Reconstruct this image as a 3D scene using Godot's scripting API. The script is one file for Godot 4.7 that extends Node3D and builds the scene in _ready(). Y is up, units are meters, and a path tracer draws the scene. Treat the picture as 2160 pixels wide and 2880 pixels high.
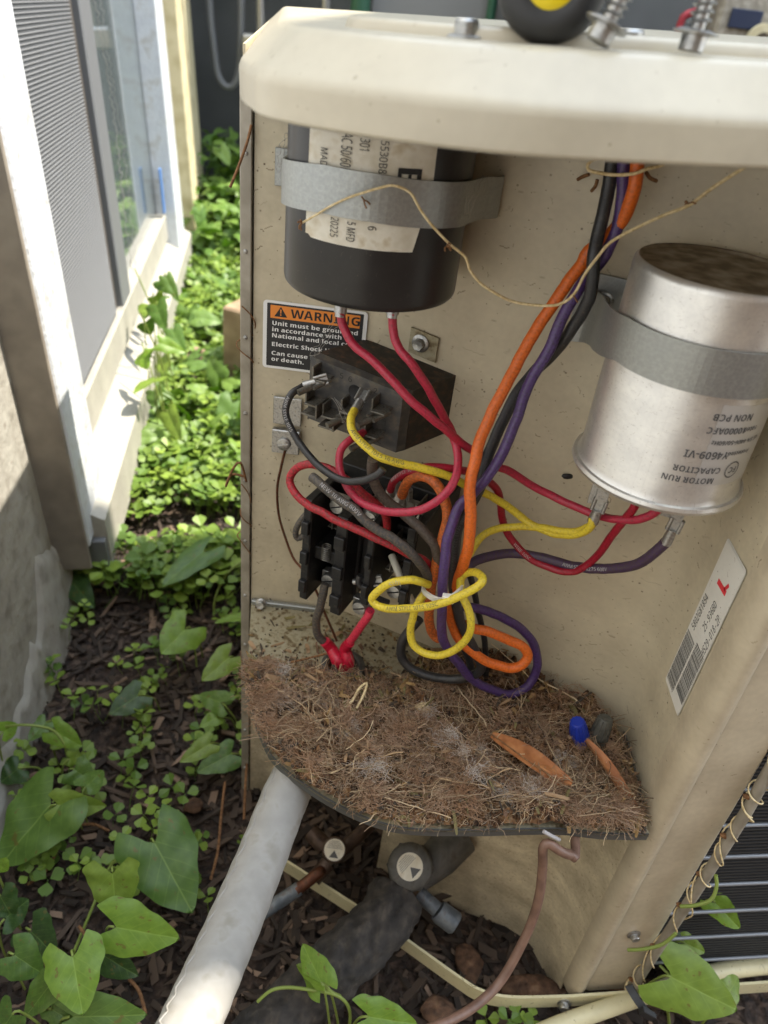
extends Node3D
# The corner of an outdoor condenser with its control cover off, beside a house wall. All shapes are given in
# millimetres of the world (y up); commit() turns them into metres. pb(u, h, o) is a point u along the back panel, at
# height h and o in front of the panel; hp(s, h, o) is a point s along the house wall, h up it and o out from it.

const P2 := Vector2(-23, -460)
const EU := Vector2(0.92885, 0.37043)
const NU := Vector2(-0.37043, 0.92885)
var rng := RandomNumberGenerator.new()
var M := {}
var house_turn := Basis()
var house_dir := Vector3()
var house_out := Vector3()
var house_up := Vector3()
const HOUSE_AT := Vector3(-372, 0, -650)


func V(a: float, b: float, c: float) -> Vector3:
	return Vector3(a, b, c)


func pb(p: Vector3) -> Vector3:
	var q := P2 + EU * p.x + NU * p.z
	return Vector3(q.x, p.y, q.y)


func pbs(a: Array) -> Array:
	return a.map(func(p): return pb(p))


func hp(s: float, h: float, o: float) -> Vector3:
	return HOUSE_AT + house_dir * s + house_up * h + house_out * o


class MB:
	var v := PackedVector3Array()
	var n := PackedVector3Array()
	var t := PackedVector2Array()

	func tri(a: Vector3, b: Vector3, c: Vector3, na: Vector3, nb: Vector3, nc: Vector3, ta := Vector2(), tb := Vector2(), tc := Vector2()) -> void:
		var g := (c - a).cross(b - a)
		if g.length_squared() < 1e-12:
			return
		if g.dot(na + nb + nc) < 0.0:
			v.append_array([a, c, b]); n.append_array([na, nc, nb]); t.append_array([ta, tc, tb])
		else:
			v.append_array([a, b, c]); n.append_array([na, nb, nc]); t.append_array([ta, tb, tc])

	func flat(a: Vector3, b: Vector3, c: Vector3, out: Vector3) -> void:
		var g := (c - a).cross(b - a).normalized()
		if g.dot(out) < 0.0:
			g = -g
		tri(a, b, c, g, g, g)

	func quad(a: Vector3, b: Vector3, c: Vector3, d: Vector3, out: Vector3) -> void:
		var g := (c - a).cross(b - d).normalized()
		if g.dot(out) < 0.0:
			g = -g
		tri(a, b, c, g, g, g, Vector2(0, 0), Vector2(1, 0), Vector2(1, 1))
		tri(a, c, d, g, g, g, Vector2(0, 0), Vector2(1, 1), Vector2(0, 1))

	# a box about c with half vectors x, y, z (any three directions), edges cut by bevel
	func box(c: Vector3, x: Vector3, y: Vector3, z: Vector3, bevel := 0.6) -> void:
		var ax := [x, y, z]
		var ln := [x.length(), y.length(), z.length()]
		var b: float = min(bevel, 0.45 * min(ln[0], min(ln[1], ln[2])))
		var k := [1.0 - b / ln[0], 1.0 - b / ln[1], 1.0 - b / ln[2]]
		for i in 3:
			var j := (i + 1) % 3
			var l := (i + 2) % 3
			for s in [-1.0, 1.0]:
				var o: Vector3 = c + ax[i] * s
				var pj: Vector3 = ax[j] * k[j]
				var pl: Vector3 = ax[l] * k[l]
				quad(o - pj - pl, o + pj - pl, o + pj + pl, o - pj + pl, ax[i] * s)
				for r in [-1.0, 1.0]:
					var e0: Vector3 = c + ax[i] * s + ax[j] * r * k[j]
					var e1: Vector3 = c + ax[i] * s * k[i] + ax[j] * r
					quad(e0 - pl, e0 + pl, e1 + pl, e1 - pl, ax[i] * s + ax[j] * r)
		for sx in [-1.0, 1.0]:
			for sy in [-1.0, 1.0]:
				for sz in [-1.0, 1.0]:
					flat(c + x * sx + y * sy * k[1] + z * sz * k[2], c + x * sx * k[0] + y * sy + z * sz * k[2], c + x * sx * k[0] + y * sy * k[1] + z * sz, x * sx + y * sy + z * sz)

	# eight corners: bottom a b c d, top e f g h in the same order
	func hexa(p: Array, bevel := 0.0) -> void:
		var m := Vector3()
		for q in p:
			m += q / 8.0
		for f in [[0, 1, 2, 3], [4, 5, 6, 7], [0, 1, 5, 4], [1, 2, 6, 5], [2, 3, 7, 6], [3, 0, 4, 7]]:
			var fc: Vector3 = (p[f[0]] + p[f[1]] + p[f[2]] + p[f[3]]) / 4.0
			quad(p[f[0]], p[f[1]], p[f[2]], p[f[3]], fc - m)

	static func smooth(pts: Array, step := 3.0) -> Array:
		if pts.size() < 3:
			return pts
		var out := []
		for i in pts.size() - 1:
			var a: Vector3 = pts[max(i - 1, 0)]
			var b: Vector3 = pts[i]
			var c: Vector3 = pts[i + 1]
			var d: Vector3 = pts[min(i + 2, pts.size() - 1)]
			var k: int = clampi(int(ceil(b.distance_to(c) / step)), 2, 14)
			for j in k:
				var u := float(j) / k
				out.append(b.cubic_interpolate(c, a, d, u) if i > 0 or true else b)
		out.append(pts[-1])
		return out

	# a round bar along points, radius r (a number, or one for each point given to rs)
	func tube(pts: Array, r: float, sides := 10, rs := [], caps := true) -> void:
		var cnt := pts.size()
		var rings := []
		var norms := []
		var up := Vector3.UP
		var tan0: Vector3 = (pts[1] - pts[0]).normalized()
		if absf(tan0.dot(up)) > 0.9:
			up = Vector3.RIGHT
		var side := tan0.cross(up).normalized()
		var run := 0.0
		var lens := []
		for i in cnt:
			var tg: Vector3 = (pts[min(i + 1, cnt - 1)] - pts[max(i - 1, 0)]).normalized()
			side = (side - tg * side.dot(tg)).normalized()
			var oth := tg.cross(side)
			if i > 0:
				run += pts[i].distance_to(pts[i - 1])
			lens.append(run)
			var rr: float = rs[i] if rs.size() else r
			var ring := []
			var nr := []
			for j in sides + 1:
				var a := TAU * j / sides
				var d: Vector3 = side * cos(a) + oth * sin(a)
				ring.append(pts[i] + d * rr)
				nr.append(d)
			rings.append(ring)
			norms.append(nr)
		for i in cnt - 1:
			for j in sides:
				var t0 := Vector2(lens[i] * 0.01, float(j) / sides)
				var t1 := Vector2(lens[i + 1] * 0.01, float(j + 1) / sides)
				tri(rings[i][j], rings[i + 1][j], rings[i + 1][j + 1], norms[i][j], norms[i + 1][j], norms[i + 1][j + 1], t0, Vector2(t1.x, t0.y), t1)
				tri(rings[i][j], rings[i + 1][j + 1], rings[i][j + 1], norms[i][j], norms[i + 1][j + 1], norms[i][j + 1], t0, t1, Vector2(t0.x, t1.y))
		if caps:
			for e in [0, cnt - 1]:
				var nrm: Vector3 = (pts[0] - pts[1]) if e == 0 else (pts[cnt - 1] - pts[cnt - 2])
				for j in sides:
					flat(pts[e], rings[e][j], rings[e][j + 1], nrm)

	# profile points (radius, height) turned about the axis at c; ax = axis, xr = where angle 0 points
	func lathe(c: Vector3, ax: Vector3, xr: Vector3, prof: Array, sides := 48, a0 := 0.0, a1 := TAU, crease := 40.0) -> void:
		var zr := ax.cross(xr).normalized()
		var segn := []
		for i in prof.size() - 1:
			var d: Vector2 = prof[i + 1] - prof[i]
			segn.append(Vector2(d.y, -d.x).normalized())
		for i in prof.size() - 1:
			var n0: Vector2 = segn[i]
			var n1: Vector2 = segn[i]
			if i > 0 and absf(rad_to_deg(segn[i - 1].angle_to(segn[i]))) < crease:
				n0 = (segn[i - 1] + segn[i]).normalized()
			if i < segn.size() - 1 and absf(rad_to_deg(segn[i].angle_to(segn[i + 1]))) < crease:
				n1 = (segn[i] + segn[i + 1]).normalized()
			for j in sides:
				var q := []
				for jj in [j, j + 1]:
					var a := lerpf(a0, a1, float(jj) / sides)
					var d := xr * cos(a) + zr * sin(a)
					q.append([c + d * prof[i].x + ax * prof[i].y, d * n0.x + ax * n0.y, Vector2(float(jj) / sides, prof[i].y * 0.01)])
					q.append([c + d * prof[i + 1].x + ax * prof[i + 1].y, d * n1.x + ax * n1.y, Vector2(float(jj) / sides, prof[i + 1].y * 0.01)])
				tri(q[0][0], q[1][0], q[3][0], q[0][1], q[1][1], q[3][1], q[0][2], q[1][2], q[3][2])
				tri(q[0][0], q[3][0], q[2][0], q[0][1], q[3][1], q[2][1], q[0][2], q[3][2], q[2][2])

	# a sheet of plan points (x, z) between heights given per point; thick = how far the second face stands behind
	func wall(pl: Array, lo: Array, hi: Array, thick: float, round_normals := false) -> void:
		var k := pl.size()
		var nn := []
		for i in k:
			var d: Vector2 = pl[min(i + 1, k - 1)] - pl[max(i - 1, 0)]
			nn.append(Vector2(-d.y, d.x).normalized())
		for i in k - 1:
			var d: Vector2 = pl[i + 1] - pl[i]
			var fn := Vector2(-d.y, d.x).normalized()
			var na: Vector2 = nn[i] if round_normals else fn
			var nb: Vector2 = nn[i + 1] if round_normals else fn
			var run := 0.0
			for s in [1.0, -1.0]:
				var oa: Vector2 = Vector2() if s > 0 else -nn[i] * thick
				var ob: Vector2 = Vector2() if s > 0 else -nn[i + 1] * thick
				var a := Vector3(pl[i].x + oa.x, lo[i], pl[i].y + oa.y)
				var b := Vector3(pl[i + 1].x + ob.x, lo[i + 1], pl[i + 1].y + ob.y)
				var c := Vector3(b.x, hi[i + 1], b.z)
				var e := Vector3(a.x, hi[i], a.z)
				var A: Vector3 = Vector3(na.x, 0, na.y) * s
				var B: Vector3 = Vector3(nb.x, 0, nb.y) * s
				tri(a, b, c, A, B, B)
				tri(a, c, e, A, B, A)
			var ia: Vector2 = pl[i] - nn[i] * thick
			var ib: Vector2 = pl[i + 1] - nn[i + 1] * thick
			for hgt in [lo, hi]:
				var up := Vector3.DOWN if hgt == lo else Vector3.UP
				quad(Vector3(pl[i].x, hgt[i], pl[i].y), Vector3(pl[i + 1].x, hgt[i + 1], pl[i + 1].y), Vector3(ib.x, hgt[i + 1], ib.y), Vector3(ia.x, hgt[i], ia.y), up)
		for e in [0, k - 1]:
			var q: Vector2 = pl[e] - nn[e] * thick
			var d: Vector2 = (pl[0] - pl[1]) if e == 0 else (pl[k - 1] - pl[k - 2])
			quad(Vector3(pl[e].x, lo[e], pl[e].y), Vector3(q.x, lo[e], q.y), Vector3(q.x, hi[e], q.y), Vector3(pl[e].x, hi[e], pl[e].y), Vector3(d.x, 0, d.y))

	# a flat plate with plan outline pl between two heights
	func plate(pl: PackedVector2Array, lo: float, hi: float) -> void:
		var ids := Geometry2D.triangulate_polygon(pl)
		for i in range(0, ids.size(), 3):
			for h in [lo, hi]:
				flat(Vector3(pl[ids[i]].x, h, pl[ids[i]].y), Vector3(pl[ids[i + 1]].x, h, pl[ids[i + 1]].y), Vector3(pl[ids[i + 2]].x, h, pl[ids[i + 2]].y), Vector3.UP if h == hi else Vector3.DOWN)
		var c := Vector2()
		for p in pl:
			c += p / pl.size()
		for i in pl.size():
			var a := pl[i]
			var b := pl[(i + 1) % pl.size()]
			var d := (b - a).orthogonal()
			if d.dot((a + b) / 2.0 - c) < 0.0:
				d = -d
			quad(Vector3(a.x, lo, a.y), Vector3(b.x, lo, b.y), Vector3(b.x, hi, b.y), Vector3(a.x, hi, a.y), Vector3(d.x, 0, d.y))

	func sphere(c: Vector3, r: Vector3, rows := 8, cols := 12, bump: FastNoiseLite = null, amp := 0.0) -> void:
		var g := []
		for i in rows + 1:
			var row := []
			for j in cols + 1:
				var a := PI * i / rows
				var b := TAU * (j % cols) / cols
				var d := Vector3(sin(a) * cos(b), cos(a), sin(a) * sin(b))
				var k := 1.0
				if bump:
					k += amp * bump.get_noise_3dv(c + d * r * 1.0)
				row.append([c + d * r * k, (d / r).normalized()])
			g.append(row)
		for i in rows:
			for j in cols:
				tri(g[i][j][0], g[i + 1][j][0], g[i + 1][j + 1][0], g[i][j][1], g[i + 1][j][1], g[i + 1][j + 1][1])
				tri(g[i][j][0], g[i + 1][j + 1][0], g[i][j + 1][0], g[i][j][1], g[i + 1][j + 1][1], g[i][j + 1][1])

	# a grid of points, normals worked out from its neighbours
	func grid(g: Array, up: Vector3, uv := []) -> void:
		var r := g.size()
		var c: int = g[0].size()
		var nn := []
		for i in r:
			var row := []
			for j in c:
				var dx: Vector3 = g[min(i + 1, r - 1)][j] - g[max(i - 1, 0)][j]
				var dy: Vector3 = g[i][min(j + 1, c - 1)] - g[i][max(j - 1, 0)]
				var q := dx.cross(dy).normalized()
				if q.dot(up) < 0.0:
					q = -q
				row.append(q)
			nn.append(row)
		for i in r - 1:
			for j in c - 1:
				var u := [Vector2(), Vector2(), Vector2(), Vector2()]
				if uv.size():
					u = [uv[i][j], uv[i + 1][j], uv[i + 1][j + 1], uv[i][j + 1]]
				tri(g[i][j], g[i + 1][j], g[i + 1][j + 1], nn[i][j], nn[i + 1][j], nn[i + 1][j + 1], u[0], u[1], u[2])
				tri(g[i][j], g[i + 1][j + 1], g[i][j + 1], nn[i][j], nn[i + 1][j + 1], nn[i][j + 1], u[0], u[2], u[3])

	func mesh(origin := Vector3()) -> ArrayMesh:
		var out := PackedVector3Array()
		out.resize(v.size())
		for i in v.size():
			out[i] = (v[i] - origin) * 0.001
		var a := []
		a.resize(Mesh.ARRAY_MAX)
		a[Mesh.ARRAY_VERTEX] = out
		a[Mesh.ARRAY_NORMAL] = n
		a[Mesh.ARRAY_TEX_UV] = t
		var am := ArrayMesh.new()
		am.add_surface_from_arrays(Mesh.PRIMITIVE_TRIANGLES, a)
		return am

	func foot() -> Vector3:
		var lo := Vector3.ONE * 1e9
		var hi := -lo
		for q in v:
			lo = lo.min(q)
			hi = hi.max(q)
		return Vector3((lo.x + hi.x) / 2.0, lo.y, (lo.z + hi.z) / 2.0)


# ---------------------------------------------------------------- naming and tree
var taken := {}


func numbered(called: String) -> String:
	taken[called] = taken.get(called, -1) + 1
	return called if taken[called] == 0 else "%s_%03d" % [called, taken[called]]


func tag(o: Node, label: String, category: String, group := "", kind := "") -> void:
	if label:
		o.set_meta("label", label)
	if category:
		o.set_meta("category", category)
	if group:
		o.set_meta("group", group)
	if kind:
		o.set_meta("kind", kind)


# a thing with parts: its node starts at the origin and is moved to its base by seat() when its parts are in
func thing(called: String, label: String, category: String, group := "") -> Node3D:
	var o := Node3D.new()
	o.name = numbered(called)
	tag(o, label, category, group)
	add_child(o)
	return o


func part(mb: MB, called: String, m: Material, parent: Node3D, label := "") -> MeshInstance3D:
	var o := MeshInstance3D.new()
	o.name = called
	o.mesh = mb.mesh()
	o.material_override = null
	o.mesh.surface_set_material(0, m)
	if label:
		o.set_meta("label", label)
	parent.add_child(o, true)
	return o


func single(mb: MB, called: String, m: Material, label: String, category: String, group := "", kind := "") -> MeshInstance3D:
	var o := MeshInstance3D.new()
	var f := mb.foot()
	o.name = numbered(called)
	o.mesh = mb.mesh(f)
	o.mesh.surface_set_material(0, m)
	o.position = f * 0.001
	tag(o, label, category, group, kind)
	add_child(o)
	return o


func seat(o: Node3D) -> void:
	var box := AABB()
	var first := true
	for c in o.get_children():
		if c is MeshInstance3D:
			var b: AABB = c.transform * c.mesh.get_aabb()
			box = b if first else box.merge(b)
			first = false
	var f := Vector3(box.get_center().x, box.position.y, box.get_center().z)
	o.position = f
	for c in o.get_children():
		c.position -= f


func swarm(called: String, mesh: Mesh, m: Material, xf: Array, cols: Array, parent: Node3D = self) -> MultiMeshInstance3D:
	var mm := MultiMesh.new()
	mm.transform_format = MultiMesh.TRANSFORM_3D
	mm.use_colors = cols.size() > 0
	mm.mesh = mesh
	mm.instance_count = xf.size()
	for i in xf.size():
		mm.set_instance_transform(i, xf[i])
		if cols.size():
			mm.set_instance_color(i, cols[i])
	var o := MultiMeshInstance3D.new()
	o.name = numbered(called) if parent == self else called
	o.multimesh = mm
	mesh.surface_set_material(0, m)
	o.set_meta("kind", "stuff")
	parent.add_child(o, true)
	return o


# ---------------------------------------------------------------- textures and materials
func lin(r: float, g: float, b: float, a := 1.0) -> Color:
	var c := Color(r, g, b).linear_to_srgb()
	c.a = a
	return c


func noise(sd: int, freq: float, kind := FastNoiseLite.TYPE_SIMPLEX_SMOOTH, oct := 4) -> FastNoiseLite:
	var f := FastNoiseLite.new()
	f.seed = sd
	f.frequency = freq
	f.noise_type = kind
	f.fractal_octaves = oct
	return f


# a repeating noise picture whose grey runs through the given stops [[at, Color], ...]
func ntex(sd: int, freq: float, stops: Array, size := 256, kind := FastNoiseLite.TYPE_SIMPLEX_SMOOTH, oct := 4) -> ImageTexture:
	var im := noise(sd, freq, kind, oct).get_seamless_image(size, size)
	im.convert(Image.FORMAT_L8)
	var d := im.get_data()
	var gr := Gradient.new()
	gr.offsets = PackedFloat32Array(stops.map(func(s): return s[0]))
	gr.colors = PackedColorArray(stops.map(func(s): return s[1]))
	var lut := []
	for i in 256:
		var c := gr.sample(i / 255.0)
		lut.append([int(c.r * 255), int(c.g * 255), int(c.b * 255)])
	var o := PackedByteArray()
	o.resize(size * size * 3)
	for i in size * size:
		var c: Array = lut[d[i]]
		o[i * 3] = c[0]
		o[i * 3 + 1] = c[1]
		o[i * 3 + 2] = c[2]
	return ImageTexture.create_from_image(Image.create_from_data(size, size, false, Image.FORMAT_RGB8, o))


# paint with faint mottling, dirt specks and a few short scratches of dirt
func grime(sd: int, base: Color, dark: Color, specks: int, mottle := 0.06, size := 512, streaks := 40) -> ImageTexture:
	var big := noise(sd, 0.012).get_seamless_image(size, size)
	var fine := noise(sd + 1, 0.09).get_seamless_image(size, size)
	var im := Image.create(size, size, false, Image.FORMAT_RGB8)
	for y in size:
		for x in size:
			var k := (big.get_pixel(x, y).r - 0.5) * 2.0 * mottle + (fine.get_pixel(x, y).r - 0.5) * mottle
			im.set_pixel(x, y, Color(base.r + k, base.g + k, base.b + k * 0.9))
	var r := RandomNumberGenerator.new()
	r.seed = sd
	for i in specks:
		var x := r.randi() % size
		var y := r.randi() % size
		var s := 1 if r.randf() < 0.8 else 2
		var c := base.lerp(dark, r.randf_range(0.3, 0.95))
		im.fill_rect(Rect2i(x, y, s, s), c)
	for i in streaks:
		var x := r.randf() * size
		var y := r.randf() * size
		var a := r.randf() * TAU
		var c := base.lerp(dark, r.randf_range(0.15, 0.6))
		for k in r.randi_range(3, 12):
			im.set_pixel(posmod(int(x), size), posmod(int(y), size), c)
			a += r.randf_range(-0.5, 0.5)
			x += cos(a)
			y += sin(a)
	return ImageTexture.create_from_image(im)


func mat(c: Color, rough: float, metal := 0.0, tex: Texture2D = null, tiles := 8.0, bump: Texture2D = null, bump_cm := 0.02, spec := 0.5) -> StandardMaterial3D:
	var m := StandardMaterial3D.new()
	m.albedo_color = c
	m.roughness = rough
	m.metallic = metal
	m.metallic_specular = spec
	if tex:
		m.albedo_texture = tex
	if bump:
		m.heightmap_enabled = true
		m.heightmap_texture = bump
		m.heightmap_scale = bump_cm
	if tex or bump:
		m.uv1_triplanar = true
		m.uv1_world_triplanar = true
		m.uv1_scale = Vector3.ONE * tiles
	m.cull_mode = BaseMaterial3D.CULL_DISABLED
	return m


# ---------------------------------------------------------------- lettering
func glyphs(s: String, size: float, bold := false, face := "Droid Sans") -> PackedVector2Array:
	var tm := TextMesh.new()
	var f := SystemFont.new()
	f.font_names = PackedStringArray([face])
	f.font_weight = 700 if bold else 400
	tm.font = f
	tm.text = s
	tm.font_size = 48
	tm.pixel_size = size / 48.0
	tm.depth = 0.0
	tm.curve_step = 3.0
	tm.horizontal_alignment = HORIZONTAL_ALIGNMENT_LEFT
	tm.vertical_alignment = VERTICAL_ALIGNMENT_CENTER
	var a := tm.get_mesh_arrays()
	var out := PackedVector2Array()
	if a.is_empty():
		return out
	var vs: PackedVector3Array = a[Mesh.ARRAY_VERTEX]
	var ix: PackedInt32Array = a[Mesh.ARRAY_INDEX] if a[Mesh.ARRAY_INDEX] != null else PackedInt32Array()
	if ix.size():
		for i in ix:
			out.append(Vector2(vs[i].x, vs[i].y))
	else:
		for q in vs:
			out.append(Vector2(q.x, q.y))
	return out


# lays glyph triangles on a surface: f(x, y) gives [point, normal]
func lay(mb: MB, tris: PackedVector2Array, f: Callable) -> void:
	for i in range(0, tris.size() - 2, 3):
		var a: Array = f.call(tris[i].x, tris[i].y)
		var b: Array = f.call(tris[i + 1].x, tris[i + 1].y)
		var c: Array = f.call(tris[i + 2].x, tris[i + 2].y)
		mb.tri(a[0], b[0], c[0], a[1], b[1], c[1])


func flat_map(at: Vector3, right: Vector3, up: Vector3) -> Callable:
	var nn := right.cross(up).normalized()
	return func(x, y): return [at + right * x + up * y, nn]


# print along a wire: size mm, starts s mm along, turned by ang about the wire from the direction towards face
func wire_print(s: String, pts: Array, r: float, start: float, ang: float, face: Vector3, size: float, m: Material, parent: Node3D, flip := false) -> void:
	var tris := glyphs(s, size)
	if tris.is_empty():
		return
	var cum := [0.0]
	for i in range(1, pts.size()):
		cum.append(cum[-1] + pts[i].distance_to(pts[i - 1]))
	var f := func(x: float, y: float) -> Array:
		var d: float = clampf(start + (-x if flip else x), 0.0, cum[-1] - 0.01)
		var i := 0
		while i < cum.size() - 2 and cum[i + 1] < d:
			i += 1
		var k: float = (d - cum[i]) / maxf(cum[i + 1] - cum[i], 0.001)
		var c: Vector3 = pts[i].lerp(pts[i + 1], k)
		var tg: Vector3 = (pts[min(i + 2, pts.size() - 1)] - pts[max(i - 1, 0)]).normalized()
		var fr: Vector3 = (face - tg * face.dot(tg)).normalized()
		var sd := fr.cross(tg) * (-1.0 if flip else 1.0)
		var a := ang + y / r
		var dd := fr * cos(a) + sd * sin(a)
		return [c + dd * (r + 0.06), dd]
	var mb := MB.new()
	lay(mb, tris, f)
	if mb.v.size():
		part(mb, "lettering", m, parent)


# ================================================================ the scene
func _ready() -> void:
	rng.seed = 7
	# ---- camera
	var cam := Camera3D.new()
	cam.name = "camera"
	var lens := CameraAttributesPhysical.new()
	lens.frustum_focal_length = 17.791
	lens.frustum_focus_distance = 0.445
	lens.frustum_near = 0.02
	lens.frustum_far = 200.0
	lens.exposure_aperture = 6.3
	cam.attributes = lens
	cam.fov = 67.99
	cam.near = 0.02
	cam.far = 200.0
	cam.position = Vector3(0, 0.66, 0)
	cam.rotation = Vector3(deg_to_rad(-33.9826), 0, deg_to_rad(7.15))
	add_child(cam)
	# ---- sky, exposure
	var env := Environment.new()
	var sky := ProceduralSkyMaterial.new()
	sky.sky_top_color = lin(0.40, 0.46, 0.55)
	sky.sky_horizon_color = lin(0.78, 0.78, 0.75)
	sky.sky_curve = 0.18
	sky.ground_bottom_color = lin(0.10, 0.09, 0.07)
	sky.ground_horizon_color = lin(0.30, 0.29, 0.27)
	sky.sky_energy_multiplier = 1.2
	env.background_mode = Environment.BG_SKY
	env.sky = Sky.new()
	env.sky.sky_material = sky
	env.tonemap_mode = Environment.TONE_MAPPER_LINEAR
	env.tonemap_exposure = 4.35
	env.sdfgi_enabled = true
	env.ssao_enabled = true
	env.ssil_enabled = true
	var we := WorldEnvironment.new()
	we.name = "daylight"
	we.environment = env
	add_child(we)
	# ---- sun: from the right, high, a little in front of the camera
	var sun := DirectionalLight3D.new()
	sun.name = "sun"
	sun.light_energy = 0.75
	sun.light_color = Color(1.0, 0.965, 0.91)
	sun.light_angular_distance = 0.5
	sun.shadow_enabled = true
	add_child(sun)
	sun.look_at_from_position(Vector3.ZERO, Vector3(-0.475, -0.86, 0.185), Vector3.UP)

	house_turn = Basis(Vector3(0, 0, 1), deg_to_rad(3.2))
	house_dir = house_turn * Vector3(sin(deg_to_rad(-11.5)), 0, -cos(deg_to_rad(-11.5)))
	house_out = house_turn * Vector3(cos(deg_to_rad(-11.5)), 0, sin(deg_to_rad(-11.5)))
	house_up = house_turn * Vector3.UP
	make_materials()
	build_ground()
	build_house()
	build_neighbour()
	build_background()
	build_unit()
	build_start_capacitor()
	build_run_capacitor()
	build_relay()
	build_contactor()
	build_wires()
	build_nest()
	build_plumbing()
	build_loose_things()
	build_plants()


func make_materials() -> void:
	var beige := Color(0.765, 0.72, 0.615)
	M.beige = mat(Color.WHITE, 0.38, 0.0, grime(3, beige, Color(0.20, 0.14, 0.08), 620, 0.045, 512, 150), 4.0)
	M.beige_low = mat(Color.WHITE, 0.5, 0.0, grime(9, Color(0.75, 0.70, 0.59), Color(0.30, 0.21, 0.12), 2600, 0.12, 512, 320), 5.0)
	M.cap = mat(Color.WHITE, 0.34, 0.0, grime(12, Color(0.73, 0.695, 0.61), Color(0.45, 0.38, 0.28), 240, 0.03, 512, 60), 3.0)
	M.post = mat(Color.WHITE, 0.36, 0.0, grime(15, Color(0.74, 0.69, 0.59), Color(0.25, 0.18, 0.1), 160, 0.05), 4.0)
	M.galv = mat(Color.WHITE, 0.42, 0.75, ntex(21, 0.06, [[0.0, Color(0.60, 0.61, 0.60)], [0.45, Color(0.63, 0.64, 0.63)], [0.7, Color(0.67, 0.68, 0.67)], [1.0, Color(0.58, 0.58, 0.56)]], 256, FastNoiseLite.TYPE_CELLULAR, 2), 34.0)
	M.shelf = mat(Color.WHITE, 0.62, 0.35, ntex(23, 0.02, [[0.0, Color(0.52, 0.47, 0.35)], [0.4, Color(0.66, 0.63, 0.53)], [0.62, Color(0.62, 0.58, 0.47)], [0.78, Color(0.47, 0.41, 0.30)], [1.0, Color(0.34, 0.27, 0.18)]], 512, FastNoiseLite.TYPE_SIMPLEX_SMOOTH, 6), 11.0)
	M.lip = mat(lin(0.13, 0.13, 0.12), 0.5, 0.5)
	M.alu = mat(Color.WHITE, 0.38, 0.85, grime(31, Color(0.86, 0.85, 0.825), Color(0.50, 0.46, 0.40), 900, 0.06, 512, 420), 9.0, ntex(32, 0.02, [[0.0, Color.BLACK], [1.0, Color.WHITE]], 128), 0.002)
	M.alu_top = mat(Color.WHITE, 0.6, 0.35, ntex(33, 0.03, [[0.2, Color(0.40, 0.34, 0.26)], [0.5, Color(0.53, 0.48, 0.40)], [0.8, Color(0.63, 0.59, 0.52)]], 256, FastNoiseLite.TYPE_SIMPLEX_SMOOTH, 6), 9.0)
	M.zinc = mat(Color.WHITE, 0.35, 0.85, ntex(35, 0.05, [[0.0, Color(0.50, 0.50, 0.49)], [0.6, Color(0.72, 0.72, 0.71)], [1.0, Color(0.58, 0.55, 0.50)]], 128), 60.0)
	M.tarnish = mat(Color.WHITE, 0.45, 0.6, ntex(36, 0.05, [[0.1, Color(0.33, 0.32, 0.29)], [0.55, Color(0.50, 0.49, 0.46)], [0.95, Color(0.38, 0.33, 0.26)]], 128), 50.0)
	M.black_shell = mat(Color.WHITE, 0.33, 0.0, grime(41, Color(0.15, 0.145, 0.145), Color(0.42, 0.38, 0.32), 500, 0.016, 512, 160), 9.0)
	M.black_plastic = mat(Color.WHITE, 0.5, 0.0, ntex(43, 0.04, [[0.2, Color(0.075, 0.075, 0.08)], [0.65, Color(0.115, 0.115, 0.115)], [0.95, Color(0.28, 0.25, 0.21)]], 256), 16.0)
	M.relay = mat(Color.WHITE, 0.5, 0.0, ntex(44, 0.03, [[0.15, Color(0.22, 0.22, 0.225)], [0.55, Color(0.29, 0.285, 0.28)], [0.8, Color(0.40, 0.37, 0.32)]], 256), 14.0)
	M.relay_side = mat(Color.WHITE, 0.6, 0.0, ntex(45, 0.035, [[0.15, Color(0.12, 0.105, 0.09)], [0.5, Color(0.17, 0.15, 0.13)], [0.78, Color(0.30, 0.22, 0.16)], [0.95, Color(0.42, 0.22, 0.15)]], 256), 14.0)
	M.paper = mat(Color.WHITE, 0.62, 0.0, ntex(51, 0.02, [[0.1, Color(0.80, 0.77, 0.69)], [0.6, Color(0.87, 0.85, 0.79)], [0.95, Color(0.74, 0.68, 0.56)]], 256), 14.0, ntex(52, 0.025, [[0.0, Color.BLACK], [1.0, Color.WHITE]], 128), 0.03)
	M.sticker = mat(Color.WHITE, 0.5, 0.0, grime(53, Color(0.88, 0.87, 0.83), Color(0.5, 0.45, 0.38), 120, 0.012, 256), 12.0)
	M.ink = mat(lin(0.012, 0.012, 0.013), 0.6)
	M.ink_grey = mat(lin(0.09, 0.09, 0.09), 0.6)
	M.label_black = mat(lin(0.020, 0.020, 0.022), 0.45)
	M.label_orange = mat(lin(0.80, 0.26, 0.035), 0.5)
	M.label_white = mat(lin(0.82, 0.82, 0.80), 0.5)
	M.red_ink = mat(lin(0.75, 0.035, 0.05), 0.5)
	M.frost = mat(lin(0.60, 0.59, 0.56), 0.42, 0.55)
	# wire insulation
	M.red = wire_mat(61, Color(0.69, 0.15, 0.25), Color(0.50, 0.17, 0.20), 0.64, 0.40)
	M.red_dusty = wire_mat(62, Color(0.72, 0.11, 0.18), Color(0.44, 0.17, 0.15), 0.5, 0.5)
	M.red_dark = wire_mat(63, Color(0.62, 0.08, 0.17), Color(0.4, 0.08, 0.1), 0.7, 0.35)
	M.yellow = wire_mat(64, Color(0.86, 0.77, 0.20), Color(0.68, 0.59, 0.22), 0.64, 0.45)
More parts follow.
